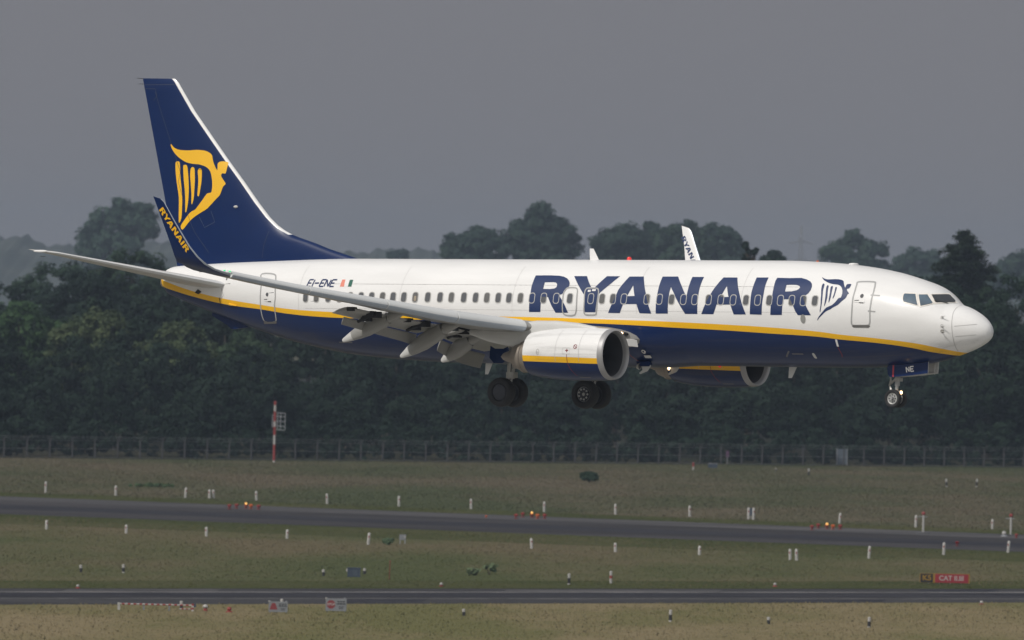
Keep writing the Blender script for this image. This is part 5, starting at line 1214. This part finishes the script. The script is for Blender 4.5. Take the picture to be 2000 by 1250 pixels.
def stab(side):
    b = MB(); rs = []
    for y in (.45, 1.0, 2.0, 3.5, 5.0, 6.5, 6.95, 7.12, 7.17):
        f_ = (y - 1)/6.17; le = 34.72 + 3.72*f_ + (.25 if y > 7 else 0)*(y - 7)/.17; te = 38.2 + 1.42*(y - .6)/6.57; z = .955 + 1.08*f_
        tc = .095 if y < 7 else .07
        rs.append(section((le, y, z), te - le, tc, (-math.sin(.17), math.cos(.17)), 1.0, -.008, side, .30 - .20*max(min(f_, 1), 0)))
    n = len(rs[0]); b.loft(rs, True, True, True, mf=lambda i, j: 1 if 10 <= j <= 13 else 0)
    t = b.build('tailplane', [mat('tailplane grey paint', (0.46, 0.45, 0.43), 0.42, 0.06, 1.2, coat=0.15), SLT], air, smooth=45)
    q = MB()
    for y in (2, 3.5, 5, 6.3): q.tube([V(38.2 + 1.42*(y - .6)/6.57, side*y, .955 + 1.08*(y - 1)/6.17), V(38.45 + 1.42*(y - .6)/6.57, side*y, .95 + 1.08*(y - 1)/6.17)], .01, 4)
    q.build('static_wick', DRK, t)
    q = MB(); q.ball(V(39.0, side*7.19, 2.06), .10, 10, 0, (3.5, .35, .5)); q.build('tip_cap', WHT, t)
    return t
stab(1); stab(-1)
decal('tailplane_seal', [[[(36.35, .62), (36.15, .55), (35.95, .65), (36.15, .76)]]], DRK, fus, on_fus, .01); decal('tailplane_seal', [[[(36.2, 1.42), (36.05, 1.58), (35.85, 1.43)]]], DRK, fus, on_fus, .01)
decal('jackscrew_slot', [[rrect((34.6, 1.25), .05, .28, .01)]], DRK, fus, on_fus, .01)
ribbon('tailplane_cutout', [(34.85, .80), (34.75, .52), (34.9, .35)], .03, PLN, fus, off=.008)

# ---- engines
def build_engine(side):
    YC, ZC = 4.83*side, -1.675
    ax = (-1, 0, 0.0)
    def C_(z=ZC): return V(0, YC, z)
    prof = [(13.62, .845), (13.545, .872), (13.515, .900), (13.535, .925), (13.60, .945), (13.75, .963), (13.92, .976), (14.3, .990), (14.8, .997), (15.4, .995), (15.9, .978), (16.4, .935), (16.8, .885), (17.22, .815)]
    b = MB(); b.lathe([(s, r) for s, r in prof], C_(), ax, 64, mf=lambda i, j: 1 if i <= 4 else 0)
    b.lathe([(17.22, .815), (17.22, .795), (16.6, .83)], C_(), ax, 64, 2)
    e_ = b.build('engine', [NAC, LIP, DRK], air, smooth=60)
    q = MB(); q.lathe([(13.62, .845), (13.75, .815), (14.0, .79), (14.35, .785), (14.75, .80)], C_(), ax, 64, mf=lambda i, j: 1 if i < 1 else 0); q.build('inlet_duct', [INL, LIP], e_, smooth=60)
    q = MB(); q.lathe([(14.74, .80), (14.75, .30)], C_(), ax, 48, 1)
    for k in range(24):
        a = 2*math.pi*k/24; pts = []
        for r, tw in ((.28, .35), (.55, .75), (.79, 1.0)):
            for s_ in (-1, 1): pts.append(V(14.60 + .10*s_*math.cos(tw) , YC + r*math.cos(a + s_*.06*math.sin(tw)/max(r, .3)), ZC + r*math.sin(a + s_*.06*math.sin(tw)/max(r, .3))))
        i0 = q.pts(pts); q.face((i0, i0+1, i0+3, i0+2)); q.face((i0+2, i0+3, i0+5, i0+4))
    q.build('fan', [FANM, DRK], e_, smooth=40, recalc=False)
    q = MB(); q.lathe([(14.15, .001), (14.22, .07), (14.4, .18), (14.62, .28)], C_(), ax, 32); q.build('spinner', FANM, e_, smooth=60)
    q = MB(); zc = -1.80
    q.lathe([(16.7, .62), (17.2, .60), (17.55, .57), (17.58, .60), (17.66, .60), (17.69, .55), (17.85, .50), (18.02, .45), (18.02, .41), (17.8, .42)], C_(zc), ax, 40); q.build('core_nozzle', NOZ, e_, smooth=40)
    q = MB(); q.lathe([(17.9, .30), (18.3, .24), (18.6, .14), (18.75, .01)], C_(zc), ax, 32); q.build('exhaust_plug', NOZ, e_, smooth=60)
    b = MB(); rs = []
    for s, zt, zb, w_ in ((14.15, -.735, -.85, .02), (14.5, -.62, -.95, .10), (15.2, -.50, -1.0, .17), (16.2, -.42, -1.0, .20), (17.1, -.42, -1.25, .20), (18.2, -.55, -1.45, .18), (19.3, -.72, -1.25, .13), (20.2, -.80, -.98, .03)):
        rs.append([V(s, YC + w_*math.cos(t)*(1.0), (zt + zb)/2 + (zt - zb)/2*math.copysign(abs(math.sin(t))**.6, math.sin(t))) for t in np.linspace(0, 2*math.pi, 18, endpoint=False)])
    b.loft(rs, True, True, True); b.build('pylon', GRYL, e_, smooth=50)
    # details on the outer cowl, starboard face
    out = 1 if side > 0 else 1
    def on_nac(s, z, off):
        r = float(np.interp(s, [p[0] for p in prof[2:]], [p[1] for p in prof[2:]])) + off; dz = max(min((z - ZC)/r, .999), -.999)
        return V(s, YC + r*math.sqrt(1 - dz*dz), ZC + r*dz)
    for s in (14.55, 15.62): ribbon('cowl_joint', [(s, z) for z in np.linspace(-1.96, -.78, 16)], .014, PLN, e_, surf=on_nac, off=.004)
    decal('latch_panel', ribbon_loops([(15.28, -1.45), (14.95, -1.45), (14.95, -1.68), (15.28, -1.68), (15.28, -1.45)], .012), PLN, e_, on_nac, .005)
    decal('arrow_mark', [[rrect((15.08, -1.55), .14, .035, .01)], [rrect((15.08, -1.55), .03, .13, .01)]], RDL, e_, on_nac, .006)
    decal('warning_disc', [[ell((14.72, -1.40), .085, .085), ell((14.72, -1.40), .06, .06)], [[(14.78, -1.36), (14.76, -1.345), (14.66, -1.44), (14.68, -1.455)]]], RDL, e_, on_nac, .006)
    decal('oil_port', [[ell((16.45, -1.62), .075, .12), ell((16.45, -1.62), .055, .095)], [ell((16.47, -1.64), .03, .05)]], PLN, e_, on_nac, .006)
    ribbon('drain_line', [(15.08, -1.70), (15.07, -2.05), (14.98, -2.30), (14.86, -2.5)], .022, RDL, e_, surf=on_nac, off=.006)
    decal('placard', [[rrect((14.55, -2.545), .5, .035, .01)]], mat('scuffed grey', (.12, .12, .13), .6, .2, 3), e_, on_nac, .006)
    q = MB(); rs = []
    for s, h_ in ((13.98, .0), (14.4, .16), (15.1, .25), (15.5, .0)): rs.append([V(s, YC - side*.62, ZC + .74), V(s, YC - side*(.62 + .55*h_), ZC + .74 + h_), V(s, YC - side*(.60 + .55*h_), ZC + .745 + h_), V(s, YC - side*.60, ZC + .745)])
    q.loft(rs, True, True, True); q.build('chine', WHT, e_)
    if side < 0: e_.location = (.14, 0, -.10)
    return e_
build_engine(1); build_engine(-1)

# ---- undercarriage
def wheel(b, c, R, w, tyre, hub, side, rim=.55, dish=.03):
    ax = (0, -1, 0)
    h = w/2
    b.lathe([(-h*.55, R*rim), (-h*.86, R*(rim + .06)), (-h, R*.80), (-h*.86, R*.93), (-h*.5, R*.985), (0, R), (h*.5, R*.985), (h*.86, R*.93), (h, R*.80), (h*.86, R*(rim + .06)), (h*.55, R*rim)], c, ax, 48, tyre)
    for k in (-1, 1): b.lathe([(k*h*.55, R*rim), (k*h*.50, R*rim*.94), (k*(h*.55 - dish), R*rim*.86), (k*(h*.55 - dish), R*.30), (k*h*.62, R*.24), (k*h*.62, R*.12), (k*h*.5, R*.10), (k*h*.5, .001)], c, ax, 32, hub)
def main_gear(side):
    yc, sc, zc = 2.86*side, 19.75, -3.14
    b = MB(); b.tube([V(19.55, yc - side*.05, -1.2), V(19.62, yc, -2.2), V(19.63, yc, -2.62)], [.16, .155, .15], 16); b.tube([V(19.63, yc, -2.55), V(19.72, yc, -3.1)], .085, 14, 1)
    b.tube([V(sc, yc - .55, zc), V(sc, yc + .55, zc)], .07, 12)
    b.tube([V(19.62, yc, -2.35), V(19.5, yc - side*.7, -1.7), V(19.5, yc - side*1.3, -1.5)], .06, 10); b.tube([V(19.6, yc, -2.3), V(18.9, yc, -1.75)], .05, 8)
    b.tube([V(19.63, yc, -2.5), V(20.02, yc, -2.72), V(19.76, yc, -3.02)], [.05, .045, .05], 8)
    for k in range(5): b.tube([V(19.52 + .02*k, yc + .12*math.cos(k*1.4), -1.6 - .12*k), V(19.5, yc + .17*math.cos(k*1.1), -2.2), V(19.68, yc + .1*math.sin(k), -2.95)], .016, 5, 2)
    b.box(V(19.58, yc, -2.48), (.34, .3, .22)); b.box(V(19.45, yc + side*.06, -2.05), (.14, .16, .3), 1)
    g_ = b.build('main_gear', [STL, STLL, DRK], air, smooth=40)
    for y in (yc - .43, yc + .43):
        w_ = MB(); outer = (y - yc)*side > 0
        wheel(w_, V(sc, y, zc), .565, .42, 0, 1, 1)
        if outer and side > 0: w_.lathe([(.10*side, .33), (.15*side, .30), (.185*side, .18), (.19*side, .001)], V(sc, y, zc), (0, -1, 0), 32, 1)
        if (side < 0) and not outer:
            for k in range(9):
                a = 2*math.pi*k/9; w_.lathe([(.13, .045), (.16, .04), (.165, .001)], V(sc, y, zc) + Vector((.20*math.cos(a), 0, .20*math.sin(a))), (0, -1, 0), 8, 2)
            w_.lathe([(.10, .30), (.125, .285), (.10, .27)], V(sc, y, zc), (0, -1, 0), 32, 2)
        w_.build('wheel', [RUB, HUBD, STLL], g_, smooth=40)
    d = MB(); rs = []
    for s, zz_ in ((19.55, .1), (19.75, .02), (20.15, .02), (20.35, .12)): rs.append([V(s, yc + side*.36, -1.5 + zz_), V(s, yc + side*.42, -2.08 + zz_*2), V(s, yc + side*.39, -2.08 + zz_*2), V(s, yc + side*.33, -1.5 + zz_)])
    d.loft(rs, True, True, True); d.build('gear_door', NVY, g_)
    return g_
main_gear(1); main_gear(-1)
b = MB(); b.tube([V(4.0, 0, -1.6), V(4.06, 0, -2.35), V(4.08, 0, -2.66)], [.10, .098, .092], 14); b.tube([V(4.08, 0, -2.6), V(4.13, 0, -3.10)], .062, 12)
b.tube([V(4.13, -.34, -3.13), V(4.13, .34, -3.13)], .05, 10)
b.tube([V(4.02, 0, -2.30), V(4.42, 0, -2.62), V(4.36, 0, -2.78), V(4.16, 0, -2.98)], [.045, .04, .05, .04], 8, 1); b.tube([V(4.38, .06, -2.1), V(4.33, .05, -2.45), V(4.42, 0, -2.66)], .035, 8, 1)
b.tube([V(4.05, 0, -2.2), V(3.2, 0, -1.75)], .045, 8, 1); b.box(V(4.02, 0, -2.42), (.2, .26, .14), 1)
ng = b.build('nose_gear', [STLL, STL], air, smooth=40)
for y in (-.205, .205):
    w_ = MB(); wheel(w_, V(4.13, y, -3.13), .345, .20, 0, 1, 1, rim=.62)
    w_.lathe([(.02, .075), (.065, .07), (.07, .001)], V(4.13, y, -3.13), (0, -1, 0), 16, 2)
    for k in range(8):
        a = 2*math.pi*k/8; w_.lathe([(.045, .026), (.062, .024), (.064, .001)], V(4.13, y, -3.13) + Vector((.135*math.cos(a), 0, .135*math.sin(a))), (0, -1, 0), 8, 2)
    w_.build('wheel', [RUB, HUBL, HUBD], ng, smooth=40)
q = MB(); q.ball(V(3.86, .08, -2.90), .052, 12); q.build('taxi_lamp', LGT, ng)
q = MB(); q.lathe([(0, .07), (.10, .085), (.11, .085)], V(3.95, .08, -2.90), (1, 0, 0), 14); q.tube([V(3.98, .08, -2.90), V(4.1, 0, -2.88)], .03, 6); q.build('lamp_housing', STL, ng)
def nose_door(side):
    y = .36*side; out = [(4.28, -1.90), (4.30, -2.02), (4.26, -2.24), (4.18, -2.325), (4.06, -2.33), (3.2, -2.255), (2.52, -2.175), (2.50, -1.74), (3.0, -1.80), (3.6, -1.86)]
    b = MB(); n = len(out)
    a = b.pts([V(s, y + side*.018, z) for s, z in out]); c = b.pts([V(s, y - side*.018, z) for s, z in out])
    b.face([a + k for k in range(n)], 0); b.face([c + k for k in range(n)], 1)
    for k in range(n): b.face((a + k, a + (k+1) % n, c + (k+1) % n, c + k), 1)
    d = b.build('nose_gear_door', [NVY, GRYL], air, smooth=0)
    q = MB()
    for s in np.arange(2.65, 4.2, .28): q.box(V(s, y - side*.04, -2.02 - (s - 2.6)*.06), (.035, .05, .36))
    q.tube([V(2.55, y - side*.05, -2.15), V(4.1, y - side*.05, -2.29)], .025, 6); q.tube([V(3.4, y - side*.05, -1.92), V(3.7, 0, -1.85)], .03, 6)
    q.build('stiffeners', GRYL, d)
    return d
nd = nose_door(1); nose_door(-1)
flat = lambda yv: (lambda s, z, off: V(s, yv + off, z))
decal('door_stripe', [[[(4.06, -1.89), (3.99, -1.89), (4.00, -2.325), (4.07, -2.328)]]], RDL if False else mat('door red stripe', (.36, .03, .05), .4, .05, 3), nd, flat(.378), .004)
def nep(x, y): return (3.43 - (x - 575)/125*.36, -2.105 + (340 - y)/90*.205)
st = []
for a_, c_ in (((572, 360), (560, 275)), ((560, 275), (612, 345)), ((612, 345), (603, 268)), ((635, 345), (622, 265)), ((622, 265), (675, 260)), ((628, 305), (668, 300)), ((635, 345), (682, 335))): st += ribbon_loops([nep(*a_), nep(*c_)], .042)
decal('door_letters', st, WHT, nd, flat(.378), .004)
def retractable(side, lit):
    y = 1.0*side; q = MB(); c = V(14.98, y + .02*side, -2.07)
    q.lathe([(0, .001), (.004, .095)], c, (1, 0, -.05), 20, 0); q.lathe([(.004, .095), (.03, .12), (.0, .125), (-.08, .10), (-.10, .03)], c, (1, 0, -.05), 20, 1)
    q.build('retractable_lamp', [LGT if lit else GLS2, STL], fus)
    out = [(14.93, -2.0), (14.50, -1.98), (14.50, -2.05), (14.64, -2.24), (14.97, -2.36), (15.01, -2.31), (14.86, -2.20)]
    q = MB(); q.loft([[V(s, y + o, z) for s, z in out] for o in (-.05, -.02)], True, True, True); q.build('lamp_door', GRYL, fus, smooth=0)
    q = MB(); out = [(15.15, -1.88), (14.55, -1.86), (14.48, -1.98), (14.55, -2.06), (14.9, -2.06), (15.05, -1.98)]
    q.loft([[V(s, y + o, z) for s, z in out] for o in (-.12, .03)], True, True, True); q.build('lamp_bracket', NVY, fus, smooth=0)
retractable(1, False); retractable(-1, True)
ribbon('drain_line', [(15.35, -1.30), (15.2, -1.55), (14.95, -1.80)], .025, RDL, fus, off=.17)
decal('placard', [[ell((14.5, -1.38), .09, .065), ell((14.5, -1.38), .05, .03)], [rrect((14.42, -1.55), .30, .09, .02)]], GRYL, fus, on_fus, .20)
